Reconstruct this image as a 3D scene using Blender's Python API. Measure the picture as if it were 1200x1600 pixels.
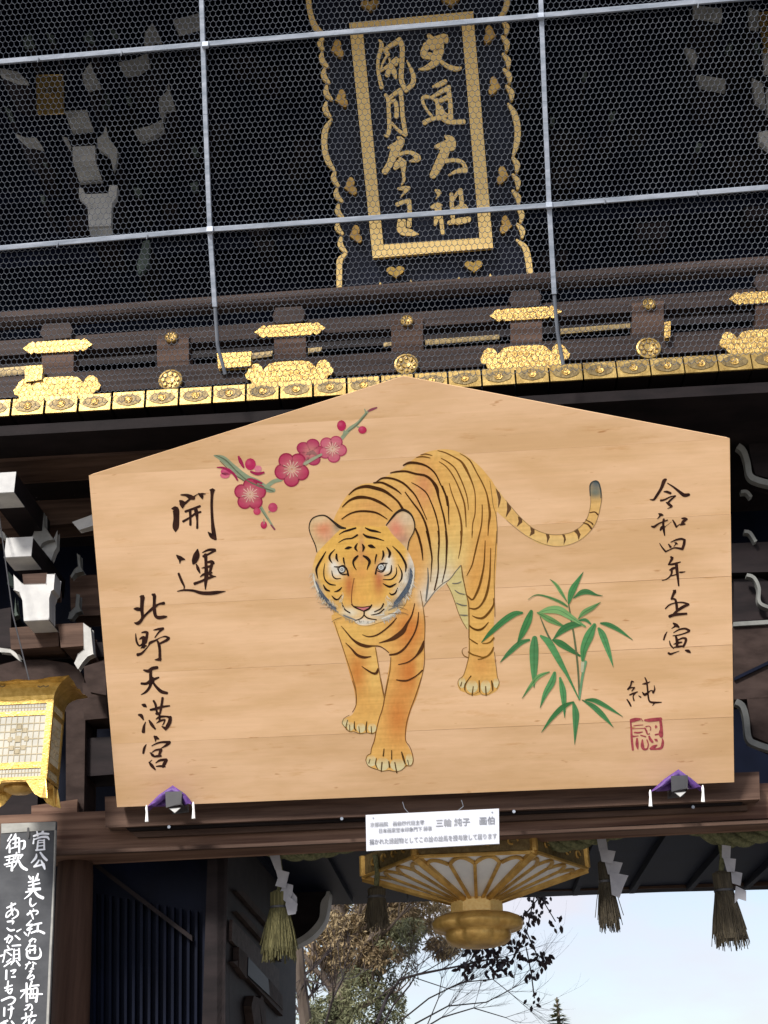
import bpy, math, random
from math import sin, cos, pi, radians, sqrt
from mathutils import Vector, noise
from mathutils.geometry import delaunay_2d_cdt, tessellate_polygon

# ------------------------------------------------------------------ clear
for o in list(bpy.data.objects): bpy.data.objects.remove(o)
S = bpy.context.scene
C = S.collection
random.seed(7)

# ------------------------------------------------------------------ camera
F = 2000.0
PITCH, YAW, ROLL = radians(26.0), radians(-3.05), radians(-1.709)
CAM = Vector((0, 0, 1.65))
fw = Vector((sin(YAW)*cos(PITCH), cos(YAW)*cos(PITCH), sin(PITCH)))
rt0 = Vector((cos(YAW), -sin(YAW), 0)); up0 = rt0.cross(fw)
RT = cos(ROLL)*rt0 + sin(ROLL)*up0
UP = -sin(ROLL)*rt0 + cos(ROLL)*up0
cd = bpy.data.cameras.new('camera'); cam = bpy.data.objects.new('camera', cd); C.objects.link(cam)
cam.matrix_world = __import__('mathutils').Matrix(((RT.x, UP.x, -fw.x, CAM.x), (RT.y, UP.y, -fw.y, CAM.y), (RT.z, UP.z, -fw.z, CAM.z), (0, 0, 0, 1)))
cd.sensor_fit = 'VERTICAL'; cd.sensor_height = 36; cd.lens = F/1600*36; cd.clip_end = 3000; cd.clip_start = .05
S.camera = cam

# ------------------------------------------------------------------ world, sun, exposure
SUN_EL, SUN_AZ = radians(38), radians(205)      # azimuth clockwise from +Y: behind the viewer, a little to the left
w = bpy.data.worlds.new('World'); S.world = w; w.use_nodes = True
nt = w.node_tree; nt.nodes.clear()
N = nt.nodes.new; Lk = nt.links.new
out = N('ShaderNodeOutputWorld'); bg = N('ShaderNodeBackground'); sky = N('ShaderNodeTexSky')
sky.sky_type = 'NISHITA'; sky.sun_disc = False; sky.sun_elevation = SUN_EL; sky.sun_rotation = SUN_AZ
sky.air_density = 1.0; sky.dust_density = 1.6; sky.ozone_density = 1.0
tc = N('ShaderNodeTexCoord'); mp = N('ShaderNodeMapping'); mp.inputs['Scale'].default_value = (1, 1, 2.6)
nz = N('ShaderNodeTexNoise'); nz.inputs['Scale'].default_value = 3.4; nz.inputs['Detail'].default_value = 7; nz.inputs['Roughness'].default_value = .55
cr = N('ShaderNodeValToRGB'); cr.color_ramp.elements[0].position = .36; cr.color_ramp.elements[1].position = .62
cr.color_ramp.elements[0].color = (.12, .12, .12, 1); cr.color_ramp.elements[1].color = (1, 1, 1, 1)
mix = N('ShaderNodeMix'); mix.data_type = 'RGBA'
Lk(tc.outputs['Generated'], mp.inputs['Vector']); Lk(mp.outputs[0], nz.inputs['Vector']); Lk(nz.outputs['Fac'], cr.inputs[0])
Lk(cr.outputs[0], mix.inputs[0]); Lk(sky.outputs[0], mix.inputs[6]); mix.inputs[7].default_value = (4.55, 4.6, 5.15, 1)
Lk(mix.outputs[2], bg.inputs[0]); bg.inputs[1].default_value = .076; Lk(bg.outputs[0], out.inputs[0])
sd = bpy.data.lights.new('sun', 'SUN'); sd.energy = 2.3; sd.angle = radians(10); sd.color = (1, .95, .88)
so = bpy.data.objects.new('sun', sd); C.objects.link(so)
sdir = Vector((sin(SUN_AZ)*cos(SUN_EL), cos(SUN_AZ)*cos(SUN_EL), sin(SUN_EL)))
so.rotation_euler = sdir.to_track_quat('Z', 'Y').to_euler(); so.location = sdir*30
S.view_settings.view_transform = 'Standard'; S.view_settings.look = 'None'
S.view_settings.exposure = 1.27; S.view_settings.gamma = 1; S.view_settings.use_curve_mapping = False
S.render.engine = 'CYCLES'

# ------------------------------------------------------------------ coordinate helpers
def ray(px, py): return (fw + RT*((px-600)/F) + UP*((800-py)/F))
def at(px, py, Y):
    d = ray(px, py); return CAM + d*(Y/d.y)
def atX(px, py, X):
    d = ray(px, py); return CAM + d*(X/d.x)
class Plane:
    def __init__(s, o, n): s.o = Vector(o); s.n = Vector(n).normalized()
    k = 1.0
    def __call__(s, px, py, off=0.0):
        if abs(off) < .012: off *= s.k
        d = ray(px, py); t = (s.o + s.n*off - CAM).dot(s.n)/d.dot(s.n); return CAM + d*t
def tilted(o, deg): t = radians(deg); return Plane(o, (0, -cos(t), -sin(t)))

# ------------------------------------------------------------------ object helpers
WL = {}
def tag(o, label=None, cat=None, group=None, kind=None):
    if label: o['label'] = label
    if cat: o['category'] = cat
    if group: o['group'] = group
    if kind: o['kind'] = kind
    return o
def thing(name, loc, label, cat, group=None):
    o = bpy.data.objects.new(name, None); C.objects.link(o); o.location = loc; o.empty_display_size = .1
    WL[o.name] = Vector(loc); return tag(o, label, cat, group)
class MB:
    def __init__(s): s.v = []; s.f = []; s.c = None
    def add(s, vs, fs):
        b = len(s.v); s.v += [Vector(p) for p in vs]; s.f += [tuple(i+b for i in f) for f in fs]; return s
    def box(s, a, b):
        x0, y0, z0 = a; x1, y1, z1 = b
        return s.add([(x0,y0,z0),(x1,y0,z0),(x1,y1,z0),(x0,y1,z0),(x0,y0,z1),(x1,y0,z1),(x1,y1,z1),(x0,y1,z1)],
                     [(0,3,2,1),(4,5,6,7),(0,1,5,4),(1,2,6,5),(2,3,7,6),(3,0,4,7)])
    def prism(s, pts, ext, bevel=0):
        """closed polygon pts (Vectors, facing the viewer) extruded by vector ext"""
        n = len(pts); ext = Vector(ext); pts = [Vector(p) for p in pts]
        tris = tessellate_polygon([pts])
        fr = [tuple(t) for t in tris]
        s.add(pts+[p+ext for p in pts], fr+[tuple(i+n for i in reversed(t)) for t in fr]+[(i, (i+1) % n, (i+1) % n+n, i+n) for i in range(n)])
        return s
    def tube(s, pts, r, k=6, cap=True):
        pts = [Vector(p) for p in pts]; rs = r if isinstance(r, (list, tuple)) else [r]*len(pts)
        b = len(s.v); n = len(pts); ref = None
        for i, p in enumerate(pts):
            t = (pts[min(i+1, n-1)]-pts[max(i-1, 0)]).normalized()
            if ref is None: ref = Vector((0, 0, 1)) if abs(t.z) < .9 else Vector((1, 0, 0))
            a = (ref - t*ref.dot(t)).normalized(); ref = a; c2 = t.cross(a)
            s.v += [p + (a*cos(2*pi*j/k)+c2*sin(2*pi*j/k))*rs[i] for j in range(k)]
        for i in range(n-1):
            s.f += [(b+i*k+j, b+i*k+(j+1) % k, b+(i+1)*k+(j+1) % k, b+(i+1)*k+j) for j in range(k)]
        if cap: s.f += [tuple(b+j for j in reversed(range(k))), tuple(b+(n-1)*k+j for j in range(k))]
        return s
    def lathe(s, prof, k=24, axis='Z', o=(0, 0, 0), sq=None):
        """prof list of (r, h)"""
        b = len(s.v); o = Vector(o)
        for r, h in prof:
            for j in range(k):
                a = 2*pi*(j+.5)/k; rr = r*(sq(a) if sq else 1)
                s.v.append(o+(Vector((rr*cos(a), rr*sin(a), h)) if axis == 'Z' else Vector((rr*cos(a), -h, rr*sin(a)))))
        for i in range(len(prof)-1):
            s.f += [(b+i*k+j, b+i*k+(j+1) % k, b+(i+1)*k+(j+1) % k, b+(i+1)*k+j) for j in range(k)]
        s.f += [tuple(b+j for j in range(k)), tuple(b+(len(prof)-1)*k+j for j in range(k))]
        return s
    def mesh(s, name, mat, smooth=False):
        m = bpy.data.meshes.new(name); m.from_pydata([tuple(v) for v in s.v], [], s.f); m.materials.append(mat)
        if smooth: m.polygons.foreach_set('use_smooth', [True]*len(m.polygons))
        if s.c:
            ca = m.color_attributes.new('Col', 'FLOAT_COLOR', 'POINT'); flat = []
            for c in s.c: flat += [c[0], c[1], c[2], 1]
            ca.data.foreach_set('color', flat)
        m.update(); return m
def link(name, mesh, parent=None, loc=None, **kw):
    """verts relative to loc (world); loc None = world coordinates"""
    o = bpy.data.objects.new(name, mesh); C.objects.link(o)
    loc = Vector(loc) if loc is not None else Vector((0, 0, 0)); pl = WL.get(parent.name, Vector((0, 0, 0))) if parent else Vector((0, 0, 0))
    if parent: o.parent = parent
    o.location = loc-pl; WL[o.name] = loc; tag(o, **kw); return o
def obj(name, mb, mat, parent=None, smooth=False, fix=True, bev=0, **kw):
    """mb in world coordinates; origin moved to its centre"""
    c = Vector((0, 0, 0))
    if mb.v:
        c = sum(mb.v, Vector((0, 0, 0)))/len(mb.v); mb.v = [v-c for v in mb.v]
    me = mb.mesh(name, mat, smooth)
    if fix:
        import bmesh
        b = bmesh.new(); b.from_mesh(me)
        if bev:
            bmesh.ops.remove_doubles(b, verts=b.verts, dist=1e-5)
            es = [e for e in b.edges if len(e.link_faces) == 2 and e.calc_face_angle(0) > .6]
            bmesh.ops.bevel(b, geom=es, offset=bev, segments=1, affect='EDGES', clamp_overlap=True)
        bmesh.ops.recalc_face_normals(b, faces=b.faces); b.to_mesh(me); b.free()
    return link(name, me, parent, c, **kw)

# ------------------------------------------------------------------ materials
def lin(c): return tuple(((x/255)/12.92 if x/255 <= .04045 else ((x/255+.055)/1.055)**2.4) for x in c)
def mat(name, col, col2=None, rough=.7, metal=0.0, scale=(8, 8, 8), detail=5, bump=0.0, bscale=None, lo=.35, hi=.65, rnd=0.0, spec=.5, dist=.01):
    m = bpy.data.materials.new(name); m.use_nodes = True; t = m.node_tree; t.nodes.clear()
    o = t.nodes.new('ShaderNodeOutputMaterial'); p = t.nodes.new('ShaderNodeBsdfPrincipled'); t.links.new(p.outputs[0], o.inputs[0])
    p.inputs['Roughness'].default_value = rough; p.inputs['Metallic'].default_value = metal; p.inputs['Specular IOR Level'].default_value = spec
    tcn = t.nodes.new('ShaderNodeTexCoord'); mpn = t.nodes.new('ShaderNodeMapping'); mpn.inputs['Scale'].default_value = scale
    geo = t.nodes.new('ShaderNodeNewGeometry'); t.links.new(geo.outputs['Position'], mpn.inputs['Vector'])
    n1 = t.nodes.new('ShaderNodeTexNoise'); n1.inputs['Scale'].default_value = 1; n1.inputs['Detail'].default_value = detail; n1.inputs['Roughness'].default_value = .6
    t.links.new(mpn.outputs[0], n1.inputs['Vector'])
    r = t.nodes.new('ShaderNodeValToRGB'); r.color_ramp.elements[0].position = lo; r.color_ramp.elements[1].position = hi
    r.color_ramp.elements[0].color = (*col, 1); r.color_ramp.elements[1].color = (*(col2 or col), 1)
    t.links.new(n1.outputs['Fac'], r.inputs[0]); last = r.outputs[0]
    if rnd:
        oi = t.nodes.new('ShaderNodeObjectInfo'); mr = t.nodes.new('ShaderNodeMapRange'); mr.inputs[3].default_value = 1-rnd; mr.inputs[4].default_value = 1+rnd
        t.links.new(oi.outputs['Random'], mr.inputs[0]); hs = t.nodes.new('ShaderNodeHueSaturation'); t.links.new(mr.outputs[0], hs.inputs['Value']); t.links.new(last, hs.inputs['Color']); last = hs.outputs[0]
    t.links.new(last, p.inputs['Base Color'])
    if bump:
        mp2 = t.nodes.new('ShaderNodeMapping'); mp2.inputs['Scale'].default_value = bscale or scale; t.links.new(geo.outputs['Position'], mp2.inputs['Vector'])
        n2 = t.nodes.new('ShaderNodeTexNoise'); n2.inputs['Scale'].default_value = 1; n2.inputs['Detail'].default_value = 4; t.links.new(mp2.outputs[0], n2.inputs['Vector'])
        bn = t.nodes.new('ShaderNodeBump'); bn.inputs['Strength'].default_value = bump; bn.inputs['Distance'].default_value = dist; t.links.new(n2.outputs['Fac'], bn.inputs['Height']); t.links.new(bn.outputs[0], p.inputs['Normal'])
    m['p'] = 1; return m
def vmat(name, rough=.8, spec=.2):
    m = bpy.data.materials.new(name); m.use_nodes = True; p = m.node_tree.nodes['Principled BSDF']; a = m.node_tree.nodes.new('ShaderNodeVertexColor'); a.layer_name = 'Col'
    t = m.node_tree; g_ = t.nodes.new('ShaderNodeNewGeometry'); mp_ = t.nodes.new('ShaderNodeMapping'); mp_.inputs['Scale'].default_value = (4, 14, 70); n_ = t.nodes.new('ShaderNodeTexNoise'); n_.inputs['Scale'].default_value = 1; n_.inputs['Detail'].default_value = 5
    r_ = t.nodes.new('ShaderNodeValToRGB'); r_.color_ramp.elements[0].position = .3; r_.color_ramp.elements[1].position = .7; r_.color_ramp.elements[0].color = (.88, .85, .80, 1); r_.color_ramp.elements[1].color = (1.05, 1.05, 1.05, 1); x_ = t.nodes.new('ShaderNodeMix'); x_.data_type = 'RGBA'; x_.blend_type = 'MULTIPLY'; x_.inputs[0].default_value = 1
    t.links.new(g_.outputs['Position'], mp_.inputs[0]); t.links.new(mp_.outputs[0], n_.inputs['Vector']); t.links.new(n_.outputs['Fac'], r_.inputs[0]); t.links.new(a.outputs[0], x_.inputs[6]); t.links.new(r_.outputs[0], x_.inputs[7]); t.links.new(x_.outputs[2], p.inputs['Base Color']); p.inputs['Roughness'].default_value = rough; p.inputs['Specular IOR Level'].default_value = spec; return m

M = {}
M['beam'] = mat('beam_wood', (.042, .024, .018), (.115, .072, .054), .75, scale=(1.2, 10, 22), bump=.4, rnd=.15, spec=.15)
M['beam_v'] = mat('post_wood', (.040, .021, .015), (.075, .042, .030), .75, scale=(22, 10, 1.2), bump=.4, spec=.15)
M['beam_warm'] = mat('warm_beam_wood', (.075, .038, .027), (.19, .115, .082), .7, scale=(1.0, 10, 26), bump=.3, spec=.15)
M['rail'] = mat('weathered_rail_wood', (.026, .017, .015), (.056, .039, .034), .7, scale=(1.5, 12, 26), bump=.3, spec=.15)
M['dark'] = mat('dark_wood', (.008, .006, .007), (.018, .013, .014), .7, scale=(3, 6, 12), bump=.2, rnd=.2, spec=.15)
M['lacq_shade'] = mat('black_lacquer_and_shade', (.002, .0035, .010), (.004, .0065, .018), .5, scale=(3, 3, 3), spec=.08)  # near-black; doubles as painted deep shade under the balcony and in the passage
M['plq'] = mat('plaque_lacquer', (.002, .0035, .012), (.004, .007, .020), .5, spec=.2, scale=(3, 3, 3))
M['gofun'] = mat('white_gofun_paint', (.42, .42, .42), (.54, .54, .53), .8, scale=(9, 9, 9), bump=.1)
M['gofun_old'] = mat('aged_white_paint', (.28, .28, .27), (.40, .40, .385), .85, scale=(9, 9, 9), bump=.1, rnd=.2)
M['dim'] = mat('shade_toned_old_paint', (.12, .125, .12), (.19, .195, .185), .85, scale=(9, 9, 9), bump=.1)  # white bracket paint with deep shade put into its colour
M['teal'] = mat('faded_green_paint', (.06, .085, .075), (.10, .13, .11), .8)
M['gold'] = mat('gilt_metal', (.48, .30, .07), (.68, .46, .14), .34, .75, scale=(30, 30, 30), bump=.5, bscale=(90, 90, 90), dist=.004)
M['gold_chased'] = mat('chased_gilt_metal', (.30, .17, .035), (.74, .50, .16), .38, .6, scale=(60, 60, 60), bump=.6, bscale=(110, 110, 110), lo=.38, hi=.6, dist=.008)
M['gold_pale'] = mat('pale_gilt_metal', (.33, .21, .055), (.56, .39, .13), .42, .5, scale=(14, 14, 14), bump=.3, bscale=(60, 60, 60), dist=.004, rnd=.08)
M['gold_leaf'] = mat('gold_leaf', (.88, .58, .19), (.98, .72, .29), .45, .0, scale=(60, 20, 60), bump=.3)
M['bronze'] = mat('dark_bronze', (.15, .105, .045), (.25, .185, .08), .5, .5, scale=(40, 40, 40), bump=.4)
M['old_gold'] = mat('aged_brass', (.40, .23, .055), (.64, .41, .12), .42, .5, scale=(12, 12, 12), bump=.3, bscale=(40, 40, 40))
M['silver'] = mat('frosted_glass', (.62, .64, .67), (.72, .73, .74), .5, scale=(6, 6, 6))
M['pane'] = mat('paper_pane', (.40, .39, .34), (.50, .48, .41), .7)
M['lat'] = mat('lattice_tan', (.30, .25, .15), (.44, .37, .24), .6)
M['net'] = mat('netting_wire', (.095, .11, .14), (.15, .168, .20), .6, .1, scale=(5, 5, 5))
M['bar'] = mat('galvanised_bar', (.22, .26, .32), (.38, .42, .50), .5, .2, scale=(4, 30, 30), bump=.3, bscale=(20, 20, 20))
M['ink'] = mat('sumi_ink', (.018, .007, .006), (.045, .018, .012), .7, spec=.1, scale=(25, 25, 25))
M['red'] = mat('cinnabar_ink', (.26, .028, .045), (.42, .07, .08), .8, scale=(60, 60, 60))
M['paint'] = vmat('water_colour_paint', .85, .08)
M['purple'] = mat('purple_silk', (.06, .02, .15), (.13, .05, .27), .6, scale=(30, 30, 30), bump=.5, bscale=(40, 40, 40))
M['blackcloth'] = mat('black_fitting', (.02, .02, .025), (.035, .035, .04), .5)
M['white'] = mat('white_cord', (.75, .75, .75), (.85, .85, .85), .8)
M['signw'] = mat('sign_board', (.52, .55, .62), (.56, .58, .64), .5, scale=(2, 2, 2))
M['paper'] = mat('shide_paper', (.26, .26, .29), (.36, .36, .39), .9, scale=(8, 8, 8))
M['straw'] = mat('old_straw', (.06, .056, .02), (.15, .135, .055), .9, scale=(120, 120, 6), bump=.7, bscale=(220, 220, 8))
M['strawb'] = mat('brown_straw', (.035, .028, .018), (.08, .064, .038), .9, scale=(120, 120, 6), bump=.7, bscale=(220, 220, 8))
M['rope'] = mat('rope_straw', (.075, .08, .035), (.17, .17, .085), .9, scale=(60, 60, 60), bump=.8, bscale=(120, 120, 120))
M['banner'] = mat('chalk_black_board', (.030, .033, .040), (.062, .066, .074), .75, scale=(5, 5, 9), bump=.2)
M['edge'] = mat('worn_board_edge', (.22, .22, .21), (.34, .34, .32), .8, scale=(6, 6, 14))
M['whitepaint'] = mat('white_brush_paint', (.78, .82, .90), (.86, .88, .94), .7, scale=(30, 30, 30))
M['grey'] = mat('grey_print', (.16, .17, .20), (.26, .27, .30), .8)
M['carve'] = mat('weathered_carving', (.022, .014, .012), (.046, .031, .027), .8, scale=(6, 6, 12), bump=.4, spec=.15)
M['stone'] = mat('pale_stone_paving', (.20, .185, .165), (.27, .25, .22), .9, scale=(2, 2, 2), bump=.3)
M['bark'] = mat('tree_bark', (.10, .075, .06), (.19, .15, .12), .9, scale=(8, 8, 2), bump=.6)
M['twig'] = mat('dark_twig', (.05, .04, .04), (.09, .07, .07), .9)
M['cedar'] = mat('russet_cedar_foliage', (.24, .17, .09), (.42, .33, .19), .8, scale=(1.2, 1.2, 1.2), lo=.4, hi=.6)
M['cedar_g'] = mat('green_cedar_foliage', (.09, .10, .05), (.24, .24, .13), .8, scale=(1.5, 1.5, 1.5), lo=.4, hi=.6)
M['leafd'] = mat('purple_dark_leaves', (.03, .022, .03), (.06, .035, .04), .5, scale=(4, 4, 4))

def ema_mat():
    m = bpy.data.materials.new('pale_cypress_board'); m.use_nodes = True; t = m.node_tree; p = t.nodes['Principled BSDF']
    p.inputs['Roughness'].default_value = .72; p.inputs['Specular IOR Level'].default_value = .25
    geo = t.nodes.new('ShaderNodeNewGeometry')
    def nse(sc, det, rg=.6):
        a = t.nodes.new('ShaderNodeMapping'); a.inputs['Scale'].default_value = sc; t.links.new(geo.outputs['Position'], a.inputs[0])
        oi = t.nodes.new('ShaderNodeObjectInfo'); cm = t.nodes.new('ShaderNodeVectorMath'); cm.operation = 'ADD'
        vv = t.nodes.new('ShaderNodeCombineXYZ'); ml = t.nodes.new('ShaderNodeMath'); ml.operation = 'MULTIPLY'; ml.inputs[1].default_value = 37
        t.links.new(oi.outputs['Random'], ml.inputs[0]); t.links.new(ml.outputs[0], vv.inputs[0]); t.links.new(a.outputs[0], cm.inputs[0]); t.links.new(vv.outputs[0], cm.inputs[1])
        b = t.nodes.new('ShaderNodeTexNoise'); b.inputs['Scale'].default_value = 1; b.inputs['Detail'].default_value = det; b.inputs['Roughness'].default_value = rg; t.links.new(cm.outputs[0], b.inputs['Vector']); return b
    def ramp(src, a, b, ca, cb):
        r = t.nodes.new('ShaderNodeValToRGB'); r.color_ramp.elements[0].position = a; r.color_ramp.elements[1].position = b; r.color_ramp.elements[0].color = (*ca, 1); r.color_ramp.elements[1].color = (*cb, 1); t.links.new(src, r.inputs[0]); return r
    def mx(a, b, kind='MULTIPLY', f=1.0):
        q = t.nodes.new('ShaderNodeMix'); q.data_type = 'RGBA'; q.blend_type = kind
        if isinstance(f, float): q.inputs[0].default_value = f
        else: t.links.new(f, q.inputs[0])
        t.links.new(a, q.inputs[6]); t.links.new(b, q.inputs[7]); return q.outputs[2]
    base = ramp(nse((1.1, 3, 5), 5).outputs['Fac'], .38, .62, (.63, .40, .21), (.76, .505, .305))
    grain = ramp(nse((1.6, 10, 60), 5, .7).outputs['Fac'], .25, .75, (.93, .915, .89), (1.03, 1.03, 1.03))
    streak = ramp(nse((3.2, 10, 22), 4, .7).outputs['Fac'], .60, .74, (1, 1, 1), (.88, .80, .68))
    c = mx(base.outputs[0], grain.outputs[0]); c = mx(c, streak.outputs[0])
    knot = ramp(nse((8, 10, 40), 2).outputs['Fac'], .70, .77, (1, 1, 1), (.70, .56, .42)); c = mx(c, knot.outputs[0])
    oi = t.nodes.new('ShaderNodeObjectInfo'); mr = t.nodes.new('ShaderNodeMapRange'); mr.inputs[3].default_value = .95; mr.inputs[4].default_value = 1.05; t.links.new(oi.outputs['Random'], mr.inputs[0])
    hs = t.nodes.new('ShaderNodeHueSaturation'); t.links.new(mr.outputs[0], hs.inputs['Value']); t.links.new(c, hs.inputs['Color']); t.links.new(hs.outputs[0], p.inputs['Base Color'])
    return m
M['ema'] = ema_mat()

# ------------------------------------------------------------------ stroke engine
def parse(s):
    r = []
    for tok in s.split():
        a = [float(q) for q in tok.split(',')]; r.append(tuple(a) if len(a) > 2 else (a[0], a[1], None))
    return r
def catmull(P, step, closed=False):
    """P list of tuples any dim; returns smoothed list"""
    n = len(P); outp = []
    if n == 2 and not closed: P = [P[0], tuple((a+b)/2 for a, b in zip(*P)), P[1]]; n = 3
    g = (lambda i: P[i % n]) if closed else (lambda i: P[max(0, min(n-1, i))])
    for i in range(n if closed else n-1):
        p0, p1, p2, p3 = g(i-1), g(i), g(i+1), g(i+2)
        d = math.hypot(p2[0]-p1[0], p2[1]-p1[1]); k = max(1, int(d/step))
        for j in range(k):
            t = j/k
            outp.append(tuple(.5*((2*b)+(-a+c)*t+(2*a-5*b+4*c-d2)*t*t+(-a+3*b-3*c+d2)*t**3) for a, b, c, d2 in zip(p0, p1, p2, p3)))
    if not closed: outp.append(P[-1])
    return outp
LAY = [0]
def stroke(mb, spec, tf, plane, off, thick=0, wmul=1.0, col=None, step=2.5, round_=True):
    """spec 'x,y,w ...' in zoom coords; tf (ox, oy, s)"""
    ox, oy, sc = tf
    P = [(ox+x/sc, oy+y/sc, (w_ if w_ else 8)/sc*wmul) for x, y, w_ in (parse(spec) if isinstance(spec, str) else spec)]
    Q = catmull(P, step); n = len(Q); ribs = []
    for i, (x, y, w_) in enumerate(Q):
        a = Q[max(0, i-1)]; b = Q[min(n-1, i+1)]; dx, dy = b[0]-a[0], b[1]-a[1]; L = math.hypot(dx, dy) or 1
        ribs.append((x, y, dx/L, dy/L, max(.25, w_)/2))
    if round_:
        x, y, dx, dy, h = ribs[0]; pre = [(x-dx*h*.8*t, y-dy*h*.8*t, dx, dy, h*sqrt(max(0.02, 1-t*t))) for t in (1, .8, .45)]
        x, y, dx, dy, h = ribs[-1]; post = [(x+dx*h*.8*t, y+dy*h*.8*t, dx, dy, h*sqrt(max(0.02, 1-t*t))) for t in (.45, .8, 1)]
        ribs = pre+ribs+post
    LAY[0] = (LAY[0]+1) % 14; o_ = off+LAY[0]*.00012
    vs = []
    for x, y, dx, dy, h in ribs:
        vs += [plane(x+dy*h, y-dx*h, o_), plane(x-dy*h, y+dx*h, o_)]
    m = len(ribs); fs = [(2*i, 2*i+1, 2*i+3, 2*i+2) for i in range(m-1)]
    if thick:
        vs += [v-plane.n*thick for v in vs]; k = 2*m
        fs += [(2*i, 2*i+2, 2*i+2+k, 2*i+k) for i in range(m-1)]+[(2*i+3, 2*i+1, 2*i+1+k, 2*i+3+k) for i in range(m-1)]+[(0, k, k+1, 1), (2*m-1, 2*m-1+k, 2*m-2+k, 2*m-2)]
    mb.add(vs, fs)
    if col is not None:
        if mb.c is None: mb.c = []
        mb.c += [col]*len(vs)
def K(c, k=.80): return tuple(x*k for x in lin(c))
def fill(mb, pts, plane, off, colf, grid=3.0, smooth=True, step=3):
    """filled polygon in photo px with per-vertex painted colour"""
    P = catmull([(float(a), float(b)) for a, b in pts], step, True) if smooth else pts
    P = [(p[0], p[1]) for p in P]; n = len(P)
    xs = [p[0] for p in P]; ys = [p[1] for p in P]
    V = [Vector(p) for p in P]; E = [(i, (i+1) % n) for i in range(n)]
    if grid:
        x = min(xs)+grid/2; r = 0
        while x < max(xs):
            y = min(ys)+grid/2+(grid/2 if r % 2 else 0)
            while y < max(ys): V.append(Vector((x, y))); y += grid
            x += grid*.87; r += 1
    v, e, f, *_ = delaunay_2d_cdt(V, E, [list(range(n))], 1, 1e-4)
    vs = [plane(p.x, p.y, off) for p in v]; mb.add(vs, [tuple(q) for q in f])
    if mb.c is None: mb.c = []
    mb.c += [colf(p.x, p.y) for p in v]

# ------------------------------------------------------------------ setting: ground
g = MB(); g.add([(-1500, -1500, 0), (1500, -1500, 0), (1500, 1500, 0), (-1500, 1500, 0)], [(0, 1, 2, 3)])
obj('ground', g, M['stone'], fix=False, kind='structure')

# ------------------------------------------------------------------ the gate
gate = thing('shrine_gate', (0, 8.5, 0), 'dark timber two-storey shrine gate with gilded fittings standing behind the painted board', 'gate')
def pr(pts, Y, dep): return MB().prism([at(x, y, Y) for x, y in pts], (0, dep, 0))
def part(name, pts, Y, dep, m, parent=gate, bev=0.004, **kw): return obj(name, pr(pts, Y, dep), M[m] if isinstance(m, str) else m, parent, bev=bev, **kw)
def band(y0, y1, s0, s1=None, x0=-160, x1=1360):
    s1 = s0 if s1 is None else s1
    return [(x0, y0-s0*x0), (x1, y0-s0*x1), (x1, y1-s1*x1), (x0, y1-s1*x0)]

zb = at(600, 640, 6.6).z
# upper wall, balcony floor, unseen roof eave added to block skylight
obj('upper_wall', MB().box((-6, 9.2, zb), (6, 9.5, 14.0)), M['lacq_shade'], gate)
obj('balcony_floor', MB().box((-5, 6.62, zb-.02), (5, 9.2, zb+.05)), M['dark'], gate)
obj('roof', MB().prism([Vector((-7, 5.7, 9.0)), Vector((-7, 9.6, 14.3)), Vector((-7, 14, 15.5)), Vector((-7, 14, 16.0)), Vector((-7, 9.4, 14.9)), Vector((-7, 5.5, 9.4))], (14, 0, 0)), M['dark'], gate)  # out of view; added and sloped to keep skylight off the upper storey
# upper floor eave purlins, dark
for i, (y_, z_) in enumerate(((8.9, 12.6), (8.2, 11.9))):
    obj('purlin', MB().box((-6, y_, z_), (6, y_+.25, z_+.25)), M['dark'], gate)
for yy0, yy1, Y in ((118, 132, 9.0), (205, 225, 8.9), (300, 322, 8.8), (398, 420, 8.7)):
    part('tie_beam', band(yy0, yy1, .08), Y, .2, 'lacq_shade')

# rails
def railtube(y0, y1, s, Y, m, name):
    a0, a1 = at(-160, y0+s*160, Y), at(-160, y1+s*160, Y); b0, b1 = at(1360, y0-s*1360, Y), at(1360, y1-s*1360, Y)
    r = (a0.z-a1.z)/2; obj(name, MB().tube([(a0+a1)/2, (b0+b1)/2], r, 14), M[m], gate, smooth=False)
railtube(490, 514, .0725, 6.95, 'rail', 'top_rail')
part('middle_rail', band(533, 556, .0695), 6.95, .1, 'rail')
part('bottom_rail', band(590, 622, .066), 6.9, .12, 'rail')
part('back_rail', band(568, 580, .068), 7.3, .08, 'dark')
for x in (-110, 90, 270, 453, 636, 822, 1012, 1205):
    yb = 625-.066*x; small = x in (270, 636, 1012)
    part('rail_post', [(x-24, 545-.0695*x), (x+24, 541-.0695*x), (x+25, yb-8), (x-23, yb-5)], 6.93, .12, 'beam')
    if not small: part('cup_block', [(x-22, 513-.0695*x), (x+18, 511-.0695*x), (x+24, 521-.0695*x), (x+20, 534-.0695*x), (x-20, 537-.0695*x), (x-28, 526-.0695*x)], 6.92, .12, 'rail')
# pale strips seen between the rails
for q in ([(0, 576), (60, 571), (60, 583), (0, 588)], [(390, 553), (425, 549), (425, 557), (390, 561)], [(482, 545), (502, 543), (502, 549), (482, 551)], [(665, 531), (780, 523), (780, 530), (665, 539)], [(876, 514), (990, 505), (990, 512), (876, 522)], [(675, 550), (710, 548), (710, 551), (675, 554)], [(600, 536), (614, 535), (614, 540), (600, 541)]):
    part('gilt_strip', q, 7.28, .02, 'bronze')
for q in ([(340, 553), (392, 550), (392, 572), (342, 575)], [(40, 573), (66, 571), (66, 594), (40, 596)], [(1039, 504), (1047, 503), (1047, 527), (1039, 528)]):
    part('corner_plate', q, 6.85, .03, 'gold_chased')
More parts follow.
